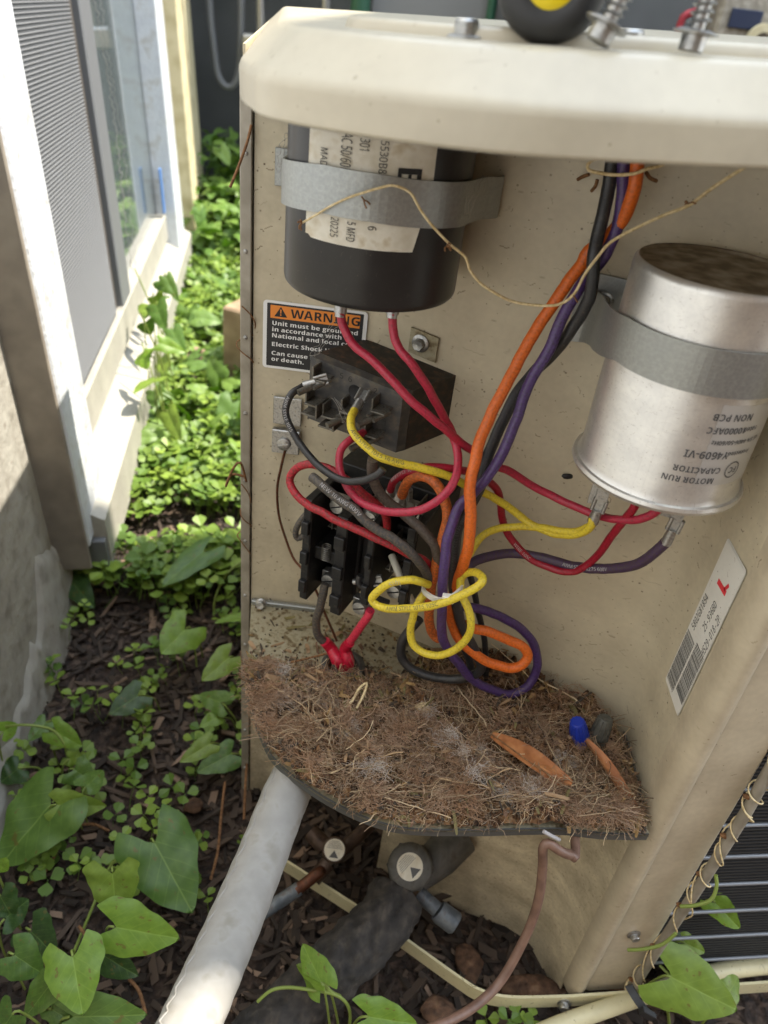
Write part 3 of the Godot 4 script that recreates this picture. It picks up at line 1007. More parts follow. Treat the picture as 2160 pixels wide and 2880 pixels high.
func build_unit() -> void:
	var u := thing("condenser_unit", "beige outdoor condenser with its corner cover off and control bay open", "air conditioner")
	# control bay sheet: left side, back, and the flange that comes forward on the right
	var pl := [Vector2(-97, -459), Vector2(-26, -460), Vector2(-20, -458.8)]
	pl.append_array([Vector2(120, -403), Vector2(168, -383.8), Vector2(177, -379), Vector2(183, -372), Vector2(186, -362), Vector2(187, -350), Vector2(188, -312)])
	var lo := []
	var hi := []
	for p in pl:
		lo.append(250.0)
		hi.append(630.0)
	var mb := MB.new()
	mb.wall(pl, lo, hi, 1.2, true)
	part(mb, "control_panel", M.beige, u, "beige painted control panel with dirt specks")
	# left edge of the cabinet side
	mb = MB.new()
	mb.box(V(-101.5, 310, -458.5), V(3.6, 0, 0.8), V(0, 310, 0), V(0, 0, 1.6), 0.5)
	part(mb, "cabinet_edge", M.grey_tube, u, "grey edge of the cabinet side")
	for i in 11:
		mb = MB.new()
		mb.lathe(V(-101.5, 40.0 + i * 54.0, -456.9), V(0, 0, 1), V(1, 0, 0), [Vector2(1.5, 0), Vector2(1.2, 0.9), Vector2(0.01, 1.2)], 10)
		part(mb, "rivet", M.zinc, u)
	# below the shelf
	mb = MB.new()
	mb.wall([Vector2(-97, -459), Vector2(-23, -460), Vector2(40, -435)], [-10, -10, -10], [248, 248, 248], 1.2)
	part(mb, "side_panel", M.beige_low, u, "stained side panel below the shelf")
	mb = MB.new()
	var pv := [Vector2(34, -398), Vector2(109, -371), Vector2(150, -357), Vector2(163, -350), Vector2(172, -341), Vector2(178, -329), Vector2(183.5, -316), Vector2(188.2, -303.4)]
	var l2 := []
	var h2 := []
	for p in pv:
		l2.append(2.0 if p.x > 120 else -6.0)
		h2.append(247.0)
	mb.wall(pv, l2, h2, 1.2, true)
	part(mb, "lower_panel", M.beige_low, u, "beige panel below the shelf with brown stains")
	# shelf
	var fr := spline2(arc_pts(), 10)
	var outl := PackedVector2Array()
	for p in fr:
		if p.x < 188.0:
			outl.append(p)
	outl.append_array([Vector2(188, -296), Vector2(187, -350), Vector2(180, -378), Vector2(168, -384), Vector2(-23, -460), Vector2(-97, -459)])
	mb = MB.new()
	mb.plate(outl, 248.2, 249.8)
	part(mb, "shelf", M.shelf, u, "grimy metal divider shelf under the control bay")
	mb = MB.new()
	var lipl := []
	var lo3 := []
	var hi3 := []
	for p in fr:
		if p.x < 189.0:
			lipl.append(p)
			lo3.append(244.0)
			hi3.append(250.2)
	mb.wall(lipl, lo3, hi3, 1.0, true)
	part(mb, "shelf_lip", M.lip, u)
	mb = MB.new()
	mb.wall([Vector2(184.6, -372), Vector2(185.4, -350), Vector2(186.2, -300)], [249, 249, 249], [256, 257, 255], 1.0)
	part(mb, "shelf_lip", M.lip, u)
	mb = MB.new()
	mb.box(V(-69, 251.5, -456), V(27, 0, 0), V(0, 2.2, 0), V(0, 0, 2.0), 0.6)
	part(mb, "shelf_flange", M.galv, u)
	mb = MB.new()
	hex_screw(mb, V(-88, 252, -453.6), V(0, 0.35, 1).normalized(), 3.6, 4.6)
	part(mb, "screw", M.zinc, u)
	# post at the right of the bay
	mb = MB.new()
	var po := [Vector2(188, -318), Vector2(187.6, -304), Vector2(189.5, -297), Vector2(193.5, -292.6), Vector2(198, -292.4), Vector2(201.6, -294.8), Vector2(203, -298.2), Vector2(205, -299.6), Vector2(208, -299.2), Vector2(238, -304.2), Vector2(240, -306), Vector2(239.4, -330)]
	var lop := []
	var hip := []
	for p in po:
		lop.append(30.0)
		hip.append(632.0)
	mb.wall(po, lop, hip, 1.2, true)
	part(mb, "corner_post", M.post, u, "beige corner post with a rounded edge and a groove")
	mb = MB.new()
	hex_screw(mb, V(219, 116, -300.6), V(0.17, 0, 0.985), 3.4, 5.0)
	part(mb, "screw", M.zinc, u)
	# coil and guard
	var rd := V(0.985, 0, -0.1675)
	var rn := V(0.1675, 0, 0.985)
	mb = MB.new()
	mb.box(V(440, 330, -362), rd * 206, V(0, 300, 0), rn * 8, 1.0)
	part(mb, "coil_core", M.coil_back, u)
	mb = MB.new()
	for i in 170:
		var at := V(240, 330, -322) + rd * (i * 1.9)
		mb.box(at, rd * 0.28, V(0, 300, 0), rn * 3.2, 0.05)
	for i in 150:
		mb.box(V(400, 40.0 + i * 3.9, -347), rd * 165, V(0, 0.7, 0), rn * 2.6, 0.05)
	var fins := part(mb, "coil_fin", M.coil, u, "black coil fins")
	fins.set_meta("kind", "stuff")
	for p in [V(252.2,245.8,-308.4), V(266.1,210,-310.8), V(279.5,175.7,-313.1), V(293.6,139.7,-315.4), V(308,102.8,-317.9), V(322.1,66.5,-320.3), V(237.5,283.3,-305.9), V(221.1,325.4,-303.1), V(203,371.8,-300.1)]:
		mb = MB.new()
		var c: Vector3 = p
		mb.tube([c - rd * (c.x - 236.0) / 0.985, c + rd * 290.0], 1.35, 8)
		part(mb, "guard_wire", M.guard, u)
	# base pan rim
	mb = MB.new()
	var rim := spline2([Vector2(-60, -375), Vector2(-50, -370), Vector2(14, -339), Vector2(55, -318), Vector2(102, -292), Vector2(120, -284), Vector2(143, -282), Vector2(190, -288)], 8)
	rim.append_array([Vector2(353, -317), Vector2(640, -366)])
	var lo4 := []
	var hi4 := []
	for p in rim:
		lo4.append(24.0)
		hi4.append(40.0)
	mb.wall(rim, lo4, hi4, 2.0, true)
	part(mb, "base_rim", M.cream_pipe, u, "cream rim of the base pan")
	mb = MB.new()
	hex_screw(mb, V(186, 31, -287.2), V(-0.1, 0, 0.99), 4.2, 6.0)
	part(mb, "bolt", M.zinc, u)
	# the rest of the cabinet
	mb = MB.new()
	mb.wall([Vector2(555, -929), Vector2(-157, -804), Vector2(-104, -461)], [10, 10, 10], [632, 632, 632], 1.4)
	part(mb, "cabinet_side", M.beige, u)
	mb = MB.new()
	mb.wall([Vector2(645, -368), Vector2(555, -929)], [10, 10], [632, 632], 1.4)
	part(mb, "cabinet_side", M.beige, u)
	# top cap
	var lean := Basis(Vector3(0, 0, 1), deg_to_rad(2.8))
	var tilt := Transform3D(lean, V(72, 640, 0) - lean * V(72, 640, 0))
	mb = MB.new()
	var rows := [[-4.0, 626.4], [-1.0, 625.6], [0.6, 626.2], [0.8, 627.4], [0.8, 636.6], [0.6, 638.0], [-0.1, 639.6], [-1.2, 640.8], [-2.2, 641.7], [-13.6, 651.2], [-14.8, 652.3], [-16.4, 653.4], [-18.6, 654.1], [-20.4, 654.25], [-40.0, 654.3]]
	var g := []
	for r in rows:
		var full := [outline(15.0 + r[0])]
		var o: Array = full[0]
		var front := spline2(o.slice(2, 14), 16)
		var loop := [o[0]]
		loop.append(o[1])
		loop.append_array(front)
		loop.append_array([o[14], o[15], o[0]])
		g.append(loop.map(func(q): return Vector3(q.x, r[1], q.y)))
	mb = MB.new()
	mb.grid(g, V(0, 0.3, 1))
	fix_cap_normals(mb)
	var lid := PackedVector2Array()
	for q in g[-1].slice(0, g[-1].size() - 1):
		lid.append(Vector2(q.x, q.z))
	mb.plate(lid, 653.6, 654.32)
	var cap := part(mb, "top_cap", M.cap, u, "cream metal top with a rounded shoulder")
	cap.transform = Transform3D(tilt.basis, tilt.origin * 0.001)
	mb = MB.new()
	var ridge := spline2(outline(-24.0).slice(5, 14), 16)
	var g2 := []
	for r in [[0.0, 654.0], [-0.8, 656.6], [-2.4, 658.0], [-6.0, 658.4], [-9.0, 657.6], [-10.5, 654.0]]:
		var row := []
		for i in ridge.size():
			var d: Vector2 = (ridge[min(i + 1, ridge.size() - 1)] - ridge[max(i - 1, 0)]).normalized()
			var q: Vector2 = ridge[i] + Vector2(-d.y, d.x) * r[0]
			row.append(Vector3(q.x, r[1], q.y))
		g2.append(row)
	mb.grid(g2, V(0, 1, 0.6))
	part(mb, "ridge", M.cap, cap)
	for q in [V(64, 654.3, -310), V(8, 654.3, -306), V(120, 654.3, -312)]:
		mb = MB.new()
		hex_screw(mb, q, Vector3.UP, 4.6, 6.6)
		part(mb, "bolt", M.zinc, cap)
	build_warning_label(u)
	build_barcode_label(u)
	build_ground_clamp(u)
	seat(u)


# grid() cannot know which way a closed shell faces; turn every normal away from the cabinet's middle
func fix_cap_normals(mb: MB) -> void:
	var c := V(220, 600, -600)
	for i in range(0, mb.v.size(), 3):
		var m := (mb.v[i] + mb.v[i + 1] + mb.v[i + 2]) / 3.0
		for j in 3:
			if mb.n[i + j].dot(m - c) < 0.0:
				mb.n[i + j] = -mb.n[i + j]
		var f := (mb.v[i + 2] - mb.v[i]).cross(mb.v[i + 1] - mb.v[i])
		if f.dot(m - c) < 0.0:
			var q := mb.v[i + 1]
			mb.v[i + 1] = mb.v[i + 2]
			mb.v[i + 2] = q
			var k := mb.n[i + 1]
			mb.n[i + 1] = mb.n[i + 2]
			mb.n[i + 2] = k


# a hex washer head: c is where its washer sits, ax points out of the surface
func hex_screw(mb: MB, c: Vector3, ax: Vector3, r: float, washer: float) -> void:
	var xr := ax.cross(Vector3.UP if absf(ax.y) < 0.9 else Vector3.RIGHT).normalized()
	mb.lathe(c, ax, xr, [Vector2(washer, 0), Vector2(washer, 0.5), Vector2(washer * 0.8, 1.1), Vector2(r * 0.7, 1.2)], 24)
	mb.lathe(c, ax, xr, [Vector2(r, 0.8), Vector2(r, r * 1.05), Vector2(r * 0.86, r * 1.25), Vector2(r * 0.6, r * 1.2), Vector2(0.01, r * 1.12)], 6, 0.0, TAU, 5.0)


func outline_round(w: float, h: float, r: float) -> PackedVector2Array:
	var o := PackedVector2Array()
	for c in [[w / 2 - r, h / 2 - r, 0.0], [-w / 2 + r, h / 2 - r, 90.0], [-w / 2 + r, -h / 2 + r, 180.0], [w / 2 - r, -h / 2 + r, 270.0]]:
		for i in 5:
			var a := deg_to_rad(c[2] + i * 22.5)
			o.append(Vector2(c[0] + r * cos(a), c[1] + r * sin(a)))
	return o


# a thin flat sheet: outline o laid with right and up about c, th thick
func sheet(mb: MB, o: PackedVector2Array, c: Vector3, right: Vector3, up: Vector3, th: float) -> void:
	var nn := right.cross(up).normalized()
	var ids := Geometry2D.triangulate_polygon(o)
	for i in range(0, ids.size(), 3):
		mb.flat(c + right * o[ids[i]].x + up * o[ids[i]].y + nn * th, c + right * o[ids[i + 1]].x + up * o[ids[i + 1]].y + nn * th, c + right * o[ids[i + 2]].x + up * o[ids[i + 2]].y + nn * th, nn)
	var mid := Vector2()
	for p in o:
		mid += p / o.size()
	for i in o.size():
		var a := o[i]
		var b := o[(i + 1) % o.size()]
		var pa := c + right * a.x + up * a.y
		var pb2 := c + right * b.x + up * b.y
		var d := (a + b) / 2.0 - mid
		mb.quad(pa, pb2, pb2 + nn * th, pa + nn * th, right * d.x + up * d.y)


func build_warning_label(u: Node3D) -> void:
	# width 70, height 44, on the left side of the bay
	var tl := V(-90.7,497.6,-458.8)
	var w := V(-25.1,501.9,-458.8).x - tl.x
	var h := tl.y - V(-88.8,452.5,-458.8).y
	var c := tl + V(w / 2.0, -h / 2.0, 0)
	var mb := MB.new()
	sheet(mb, outline_round(w, h, 2.4), c, Vector3.RIGHT, Vector3.UP, 0.12)
	var l := part(mb, "warning_label", M.label_white, u, "black and orange warning label with white border")
	mb = MB.new()
	sheet(mb, outline_round(w * 0.925, h * 0.925, 0.6), c + V(0, 0, 0.14), Vector3.RIGHT, Vector3.UP, 0.06)
	part(mb, "print", M.label_black, l)
	mb = MB.new()
	sheet(mb, outline_round(w * 0.86, h * 0.185, 0.3), c + V(0, h * 0.345, 0.22), Vector3.RIGHT, Vector3.UP, 0.05)
	part(mb, "print", M.label_orange, l)
	mb = MB.new()
	var tx := c + V(-w * 0.33, h * 0.345, 0.30)
	sheet(mb, PackedVector2Array([Vector2(-h * 0.09, -h * 0.065), Vector2(h * 0.09, -h * 0.065), Vector2(0, h * 0.08)]), tx, Vector3.RIGHT, Vector3.UP, 0.04)
	lay(mb, glyphs("WARNING", h * 0.17, true), flat_map(c + V(-w * 0.235, h * 0.345, 0.34), Vector3.RIGHT * 1.18, Vector3.UP))
	part(mb, "lettering", M.ink, l)
	mb = MB.new()
	lay(mb, glyphs("!", h * 0.12, true), flat_map(tx + V(-h * 0.018, -h * 0.005, 0.10), Vector3.RIGHT, Vector3.UP))
	part(mb, "lettering", M.label_orange, l)
	mb = MB.new()
	var rows := [["Unit must be grounded", 0.180], ["in accordance with", 0.090], ["National and local codes.", 0.0], ["Electric Shock Hazard", -0.130], ["Can cause injury", -0.265], ["or death.", -0.355]]
	for r in rows:
		lay(mb, glyphs(r[0], h * 0.083, true), flat_map(c + V(-w * 0.415, h * r[1], 0.30), Vector3.RIGHT * 1.32, Vector3.UP))
	part(mb, "lettering", M.label_white, l)


func build_barcode_label(u: Node3D) -> void:
	var mb := MB.new()
	var rt := V(0, 0, 1)
	sheet(mb, outline_round(30.5, 110, 2.0), panel_c(0.5, 0.5, 0.05), rt, Vector3.UP, -0.12)
	mb.quad(panel_c(0, 0.01, 0.3), panel_c(1, 0.01, 0.3), panel_c(1, 0.99, 0.3), panel_c(0, 0.99, 0.3), V(-1, 0, 0))
	var l := part(mb, "barcode_label", M.sticker, u, "white barcode label slanting up the right flange")
	mb = MB.new()
	var r := RandomNumberGenerator.new()
	r.seed = 5802
	for half in 2:
		var t := 0.035 + 0.05 * half
		while t < (0.40 if half == 0 else 0.425):
			var b := r.randf_range(0.0025, 0.0075)
			var w0 := 0.02 if half == 0 else 0.52
			mb.quad(panel_c(w0 + 0.01, t, 0.42), panel_c(w0 + 0.455, t, 0.42), panel_c(w0 + 0.455, t + b, 0.42), panel_c(w0 + 0.01, t + b, 0.42), V(-1, 0, 0))
			t += b + r.randf_range(0.003, 0.0075)
	part(mb, "barcode", M.ink, l)
	mb = MB.new()
	# the letters stand with their heads to the left and read upwards
	for q in [["5802G81854", 0.17, 0.435], ["25-936BD", 0.55, 0.52], ["HS29-018-2P", 0.86, 0.43]]:
		lay(mb, glyphs(q[0], 5.4, false, "Droid Sans Mono"), flat_map(panel_c(q[1], q[2], 0.42), V(0, 0.78, 0), V(0, 0, -1.35)))
	part(mb, "lettering", M.ink, l)
	mb = MB.new()
	for s in [[0.30, 0.79, 0.72, 0.80, 0.045], [0.62, 0.805, 0.70, 0.85, 0.03]]:
		var a := panel_c(s[0], s[1], 0.44)
		var b := panel_c(s[2], s[3], 0.44)
		var d: Vector3 = (b - a).cross(V(1, 0, 0)).normalized() * s[4] * 38.0
		mb.quad(a - d, b - d, b + d, a + d, V(-1, 0, 0))
	part(mb, "pen_mark", M.red_ink, l)


func build_ground_clamp(u: Node3D) -> void:
	var mb := MB.new()
	var a := V(-72.8,410.7,-456.5)
	mb.box(a + V(0, 13, 0.0), V(9.5, 0, 0), V(0, 10, 0), V(0, 0, 1.2), 0.4)
	mb.box(a + V(0, -9, 1.5), V(9.5, 0, 0), V(0, 9, 0), V(0, 0, 2.6), 0.6)
	var cl := part(mb, "ground_clamp", M.zinc, u, "small plated grounding clamp")
	mb = MB.new()
	mb.lathe(a + V(-1, -10, 4.1), V(0, 0, 1), V(1, 0, 0), [Vector2(4.8, 0), Vector2(4.6, 1.4), Vector2(3.4, 2.0), Vector2(0.01, 2.1)], 20)
	mb.box(a + V(-1, -10, 6.2), V(3.6, 1.0, 0), V(-0.15, 0.5, 0), V(0, 0, 0.25), 0.1)
	part(mb, "screw", M.zinc, cl)


# ================================================================ capacitors
const SC := Vector3(-23, 0, -407)


func sc_at(px: float, h: float, out := 0.0) -> Vector3:
	# a point on the black can seen at column px of its width (0 to 1 across)
	var a := asin(clampf(px * 2.0 - 1.0, -0.999, 0.999))
	var fwd := Vector3(0.0564, 0, 0.9984)
	var rt := Vector3(0.9984, 0, -0.0564)
	return SC + V(0, h, 0) + (rt * sin(a) + fwd * cos(a)) * (46.0 + out)


func build_start_capacitor() -> void:
	var t := thing("start_capacitor", "black cylindrical start capacitor with a white paper label, standing behind its strap", "capacitor")
	var mb := MB.new()
	mb.lathe(SC, Vector3.UP, V(1, 0, 0), [Vector2(0.01, 534), Vector2(41, 534), Vector2(41.5, 532), Vector2(44.5, 532.2), Vector2(45.6, 533.4), Vector2(46, 535.5), Vector2(46, 640), Vector2(0.01, 641)], 72)
	part(mb, "shell", M.black_shell, t)
	# label
	mb = MB.new()
	var g := []
	var nz := noise(301, 0.06)
	for i in 41:
		var row := []
		var px := lerpf(0.145, 0.762, i / 40.0)
		for j in 25:
			var h := lerpf(562.0, 636.0, j / 24.0)
			var pp := minf(px, lerpf(0.70, 0.765, clampf((h - 562.0) / 30.0, 0, 1)))
			var rip := 0.25 + 0.55 * maxf(nz.get_noise_2d(i * 2.6, j * 1.1), 0.0) * clampf((px - 0.35) * 3.0, 0.0, 1.0)
			row.append(sc_at(pp, h + (1.2 if j == 0 and (i < 2 or i > 38) else 0.0), rip))
		g.append(row)
	mb.grid(g, V(0, 0, 1))
	var l := part(mb, "paper_label", M.paper, t, "wrinkled white paper label with printing that reads downwards")
	mb = MB.new()
	for q in [["0VAC 50/60HZ", 738.0, 266.0, 117.0, 20.0], ["MADE", 698.0, 328.0, 50.0, 13.0], ["A9301", 770.0, 270.0, 48.0, 18.0], ["5530B8C2", 805.0, 292.0, 96.0, 15.0], ["20225", 725.0, 480.0, 47.0, 15.0], ["5 MFD", 757.0, 483.0, 47.0, 16.0], ["6", 796.0, 486.0, 10.0, 16.0], ["US", 701.0, 281.0, 9.0, 6.0]]:
		var px0: float = (q[1] - 612.0) / 378.0
		var h0: float = 592.4 - (q[2] - 380.0) * 0.185
		var tr := glyphs(q[0], 10.0)
		var lo := Vector2(1e9, 1e9)
		var hi := -lo
		for p in tr:
			lo = lo.min(p)
			hi = hi.max(p)
		var kx: float = q[3] * 0.185 / (hi.x - lo.x)
		var ky: float = q[4] / 378.0 / (hi.y - lo.y)
		var f := func(x: float, y: float) -> Array:
			var p := sc_at(px0 + (y - (lo.y + hi.y) / 2.0) * ky, h0 - (x - lo.x) * kx, 0.85)
			return [p, (p - SC - V(0, p.y, 0)).normalized()]
		lay(mb, tr, f)
	# the dark block mark with two windows
	for r in [[833.0, 876.0, 347.0, 360.0], [833.0, 840.0, 360.0, 386.0], [852.0, 858.0, 360.0, 386.0], [868.0, 876.0, 360.0, 386.0], [840.0, 868.0, 376.0, 386.0], [695.0, 708.0, 256.0, 264.0]]:
		var q := []
		for k in [[0, 2], [1, 2], [1, 3], [0, 3]]:
			q.append(sc_at((r[k[0]] - 612.0) / 378.0, 592.4 - (r[k[1]] - 380.0) * 0.185, 0.85))
		mb.quad(q[0], q[1], q[2], q[3], V(0, 0, 1))
	part(mb, "lettering", M.ink, l)
	for p in [V(17,524.2,76), V(46.1,530.9,76)]:
		mb = MB.new()
		var c := pb(p)
		mb.tube([c + V(0, 9, -3), c + V(0, -2, 0)], 3.4, 14)
		mb.tube([c + V(0, -2, 0), c + V(0, -4, 0.5)], 2.8, 14)
		part(mb, "terminal", M.zinc, t)
	seat(t)
	# strap: from a foot on the left of the bay round the can to a tab on the right
	var s := thing("capacitor_strap", "galvanized strap holding the black capacitor against the bay", "strap")
	mb = MB.new()
	var path := []
	path.append(pb(V(68, 0, 1.5)))
	path.append(pb(V(70, 0, 10)))
	path.append(pb(V(66, 0, 26)))
	for i in 13:
		var a := lerpf(0.42, PI + 0.05, i / 12.0)
		path.append(SC + V(cos(a) * 47.2, 0, sin(a) * 47.2))
	path.append(V(-73, 0, -436))
	path.append(V(-76, 0, -452))
	path.append(V(-79, 0, -457))
	var sm := MB.smooth(path, 4.0)
	var gg := [[], [], [], []]
	for i in sm.size():
		var k := float(i) / sm.size()
		var lift := lerpf(568.6, 575.0, clampf(k * 2.2, 0.0, 1.0))
		if k > 0.55:
			lift = lerpf(575.0, 562.0, (k - 0.55) / 0.45)
		var tg: Vector3 = (sm[min(i + 1, sm.size() - 1)] - sm[max(i - 1, 0)]).normalized()
		var o := tg.cross(Vector3.UP).normalized()
		if o.dot(sm[i] - V(-23, 0, -430)) < 0.0:
			o = -o
		gg[0].append(sm[i] + V(0, lift, 0))
		gg[1].append(sm[i] + o * 1.2 + V(0, lift, 0))
		gg[2].append(sm[i] + o * 1.2 + V(0, lift + 20.5, 0))
		gg[3].append(sm[i] + V(0, lift + 20.5, 0))
	for i in 4:
		var a: Array = gg[i]
		var b: Array = gg[(i + 1) % 4]
		for j in sm.size() - 1:
			var out: Vector3 = [V(0, -1, 0), sm[j] - V(-23, 0, -430), V(0, 1, 0), V(-23, 0, -430) - sm[j]][i]
			mb.quad(a[j], a[j + 1], b[j + 1], b[j], out)
	part(mb, "band", M.galv, s)
	mb = MB.new()
	mb.box(V(-79, 575, -457.6), V(6, 0, 0), V(0, 10, 0), V(0, 0, 0.8), 0.3)
	part(mb, "foot", M.galv, s)
	seat(s)


const RC := Vector3(136, 0, -347)


func rc_at(ang: float, h: float, out := 0.0) -> Vector3:
	return RC + V(sin(ang) * (39.6 + out), h, cos(ang) * (39.6 + out))


func build_run_capacitor() -> void:
	var t := thing("run_capacitor", "silver aluminium run capacitor hung upside down with terminals below", "capacitor")
	var mb := MB.new()
	mb.lathe(RC, Vector3.UP, V(1, 0, 0), [Vector2(41.0, 477.4), Vector2(39.6, 480), Vector2(39.6, 574), Vector2(39.2, 576), Vector2(37.8, 577.4)], 80)
	part(mb, "can", M.alu, t)
	mb = MB.new()
	mb.lathe(RC, Vector3.UP, V(1, 0, 0), [Vector2(38.0, 577.3), Vector2(36.6, 577.0), Vector2(35.8, 575.9), Vector2(0.01, 576.2)], 64)
	part(mb, "can_end", M.alu_top, t, "dull dirty end of the silver can")
	mb = MB.new()
	mb.lathe(RC, Vector3.UP, V(1, 0, 0), [Vector2(0.01, 474.0), Vector2(38.0, 474.0), Vector2(40.5, 473.0), Vector2(42.4, 473.6), Vector2(43.2, 475.4), Vector2(42.6, 477.2), Vector2(41.0, 477.5)], 80)
	part(mb, "rim", M.alu, t)
	# terminals
	for p in [V(165.1,444.5,46), V(168.9,451.4,52), V(207.9,451.4,48), V(203.3,449.7,44)]:
		mb = MB.new()
		var c := pb(p)
		mb.box(c + V(0, 10, 0), V(3.1, 0, 1), V(0, 12, 0), V(-0.13, 0, 0.4), 0.2)
		part(mb, "terminal", M.zinc, t)
	# print: upside down on a frosted patch
	mb = MB.new()
	var g := []
	for i in 15:
		var row := []
		for j in 9:
			row.append(rc_at(lerpf(0.10, 0.95, i / 14.0), lerpf(489.0, 530.0, j / 8.0) - i * 0.05, 0.12))
		g.append(row)
	mb.grid(g, V(0, 0, 1))
	var l := part(mb, "clear_label", M.frost, t, "pale printed label upside down on the can")
	mb = MB.new()
	for q in [["MOTOR RUN", 0.34, 491.5, 4.2], ["CAPACITOR", 0.38, 497.0, 4.2], ["Y4609-VI", 0.40, 505.0, 5.2], ["Protected", 0.74, 505.5, 3.0], ["uF 5% 440V-50/60Hz", 0.83, 511.5, 3.0], ["10000AFC", 0.52, 517.5, 4.4], ["rated", 0.70, 517.5, 3.4], ["NON PCB", 0.54, 524.0, 4.6]]:
		var a0: float = q[1]
		var h0: float = q[2]
		var f := func(x: float, y: float) -> Array:
			var p := rc_at(a0 - x / 40.0, h0 - y, 0.3)
			return [p, (p - RC - V(0, p.y, 0)).normalized()]
		lay(mb, glyphs(q[0], q[3], true), f)
	# round approval mark: a ring with letters
	for i in 28:
		var a := TAU * i / 28.0
		var b := TAU * (i + 1) / 28.0
		var q := []
		for k in [[a, 4.4], [b, 4.4], [b, 3.8], [a, 3.8]]:
			q.append(rc_at(0.56 + cos(k[0]) * k[1] / 40.0, 496.5 + sin(k[0]) * k[1], 0.3))
		mb.quad(q[0], q[1], q[2], q[3], V(0, 0, 1))
	var f2 := func(x: float, y: float) -> Array:
		var p := rc_at(0.63 - x / 40.0, 496.5 - y, 0.3)
		return [p, (p - RC - V(0, p.y, 0)).normalized()]
	lay(mb, glyphs("FC", 4.2, true), f2)
	part(mb, "lettering", M.ink_grey, l)
	seat(t)
	var s := thing("capacitor_strap", "galvanized strap curving across the silver capacitor", "strap")
	mb = MB.new()
	var path := [pb(V(122, 0, 1.5)), pb(V(129, 0, 2.5)), V(98.5, 0, -396), V(95.6, 0, -370)]
	for i in 12:
		var a := lerpf(-1.52, 1.9, i / 11.0)
		path.append(RC + V(sin(a) * 41.0, 0, cos(a) * 41.0))
	path.append(V(186, 0, -372))
	var sm := MB.smooth(path, 4.0)
	var rows := [[], [], [], []]
	for i in sm.size():
		var k := float(i) / sm.size()
		var lo := lerpf(511.0, 534.0, clampf(k * 3.0, 0.0, 1.0))
		var hi := lerpf(541.0, 554.5, clampf(k * 3.0, 0.0, 1.0))
		var o: Vector3 = (sm[i] - RC)
		o.y = 0
		o = o.normalized()
		rows[0].append(sm[i] + V(0, lo, 0))
		rows[1].append(sm[i] + o * 1.2 + V(0, lo, 0))
		rows[2].append(sm[i] + o * 1.2 + V(0, hi, 0))
		rows[3].append(sm[i] + V(0, hi, 0))
	for i in 4:
		for j in sm.size() - 1:
			var out: Vector3 = [V(0, -1, 0), sm[j] - RC, V(0, 1, 0), RC - sm[j]][i]
			mb.quad(rows[i][j], rows[i][j + 1], rows[(i + 1) % 4][j + 1], rows[(i + 1) % 4][j], out)
	part(mb, "band", M.galv, s)
	mb = MB.new()
	var fc := pb(V(136.2,540.4,1.2))
	mb.box(fc, Vector3(EU.x, 0, EU.y) * 9.0, V(0, 11, 0), Vector3(NU.x, 0, NU.y) * 0.7, 0.3)
	part(mb, "foot", M.galv, s)
	mb = MB.new()
	hex_screw(mb, pb(V(136.5,538.1,2)), Vector3(NU.x, 0, NU.y), 3.6, 5.0)
	part(mb, "screw", M.zinc, s)
	seat(s)


# ================================================================ relay and contactor
func crimp(mb: MB, c: Vector3, dir: Vector3, up: Vector3, l := 14.0) -> void:
	# a female push-on connector: flat seat with two rolled edges, then a barrel
	var sd := dir.cross(up).normalized()
	mb.box(c, dir * l * 0.5, sd * 3.2, up * 0.45, 0.2)
	for s in [-1.0, 1.0]:
		mb.tube([c + sd * s * 3.0 + up * 1.0 - dir * l * 0.5, c + sd * s * 3.0 + up * 1.0 + dir * l * 0.5], 1.35, 10)
	mb.tube([c + dir * l * 0.45 + up * 0.4, c + dir * (l * 0.5 + 9.0) + up * 0.6], 2.0, 12)


func rl(a: float, b: float, c: float) -> Vector3:
	# relay front face: a across (0 to 1), b up (0 to 1), c millimetres out
	var p0 := V(-55.5, 437, -425)
	var nn := V(-0.361, 0, 0.932)
	return p0 + V(59, 0, 22.5) * a + V(0, 42.5 - 2.5 * a, 0) * b + V(0, -4.5, 0) * a + nn * c


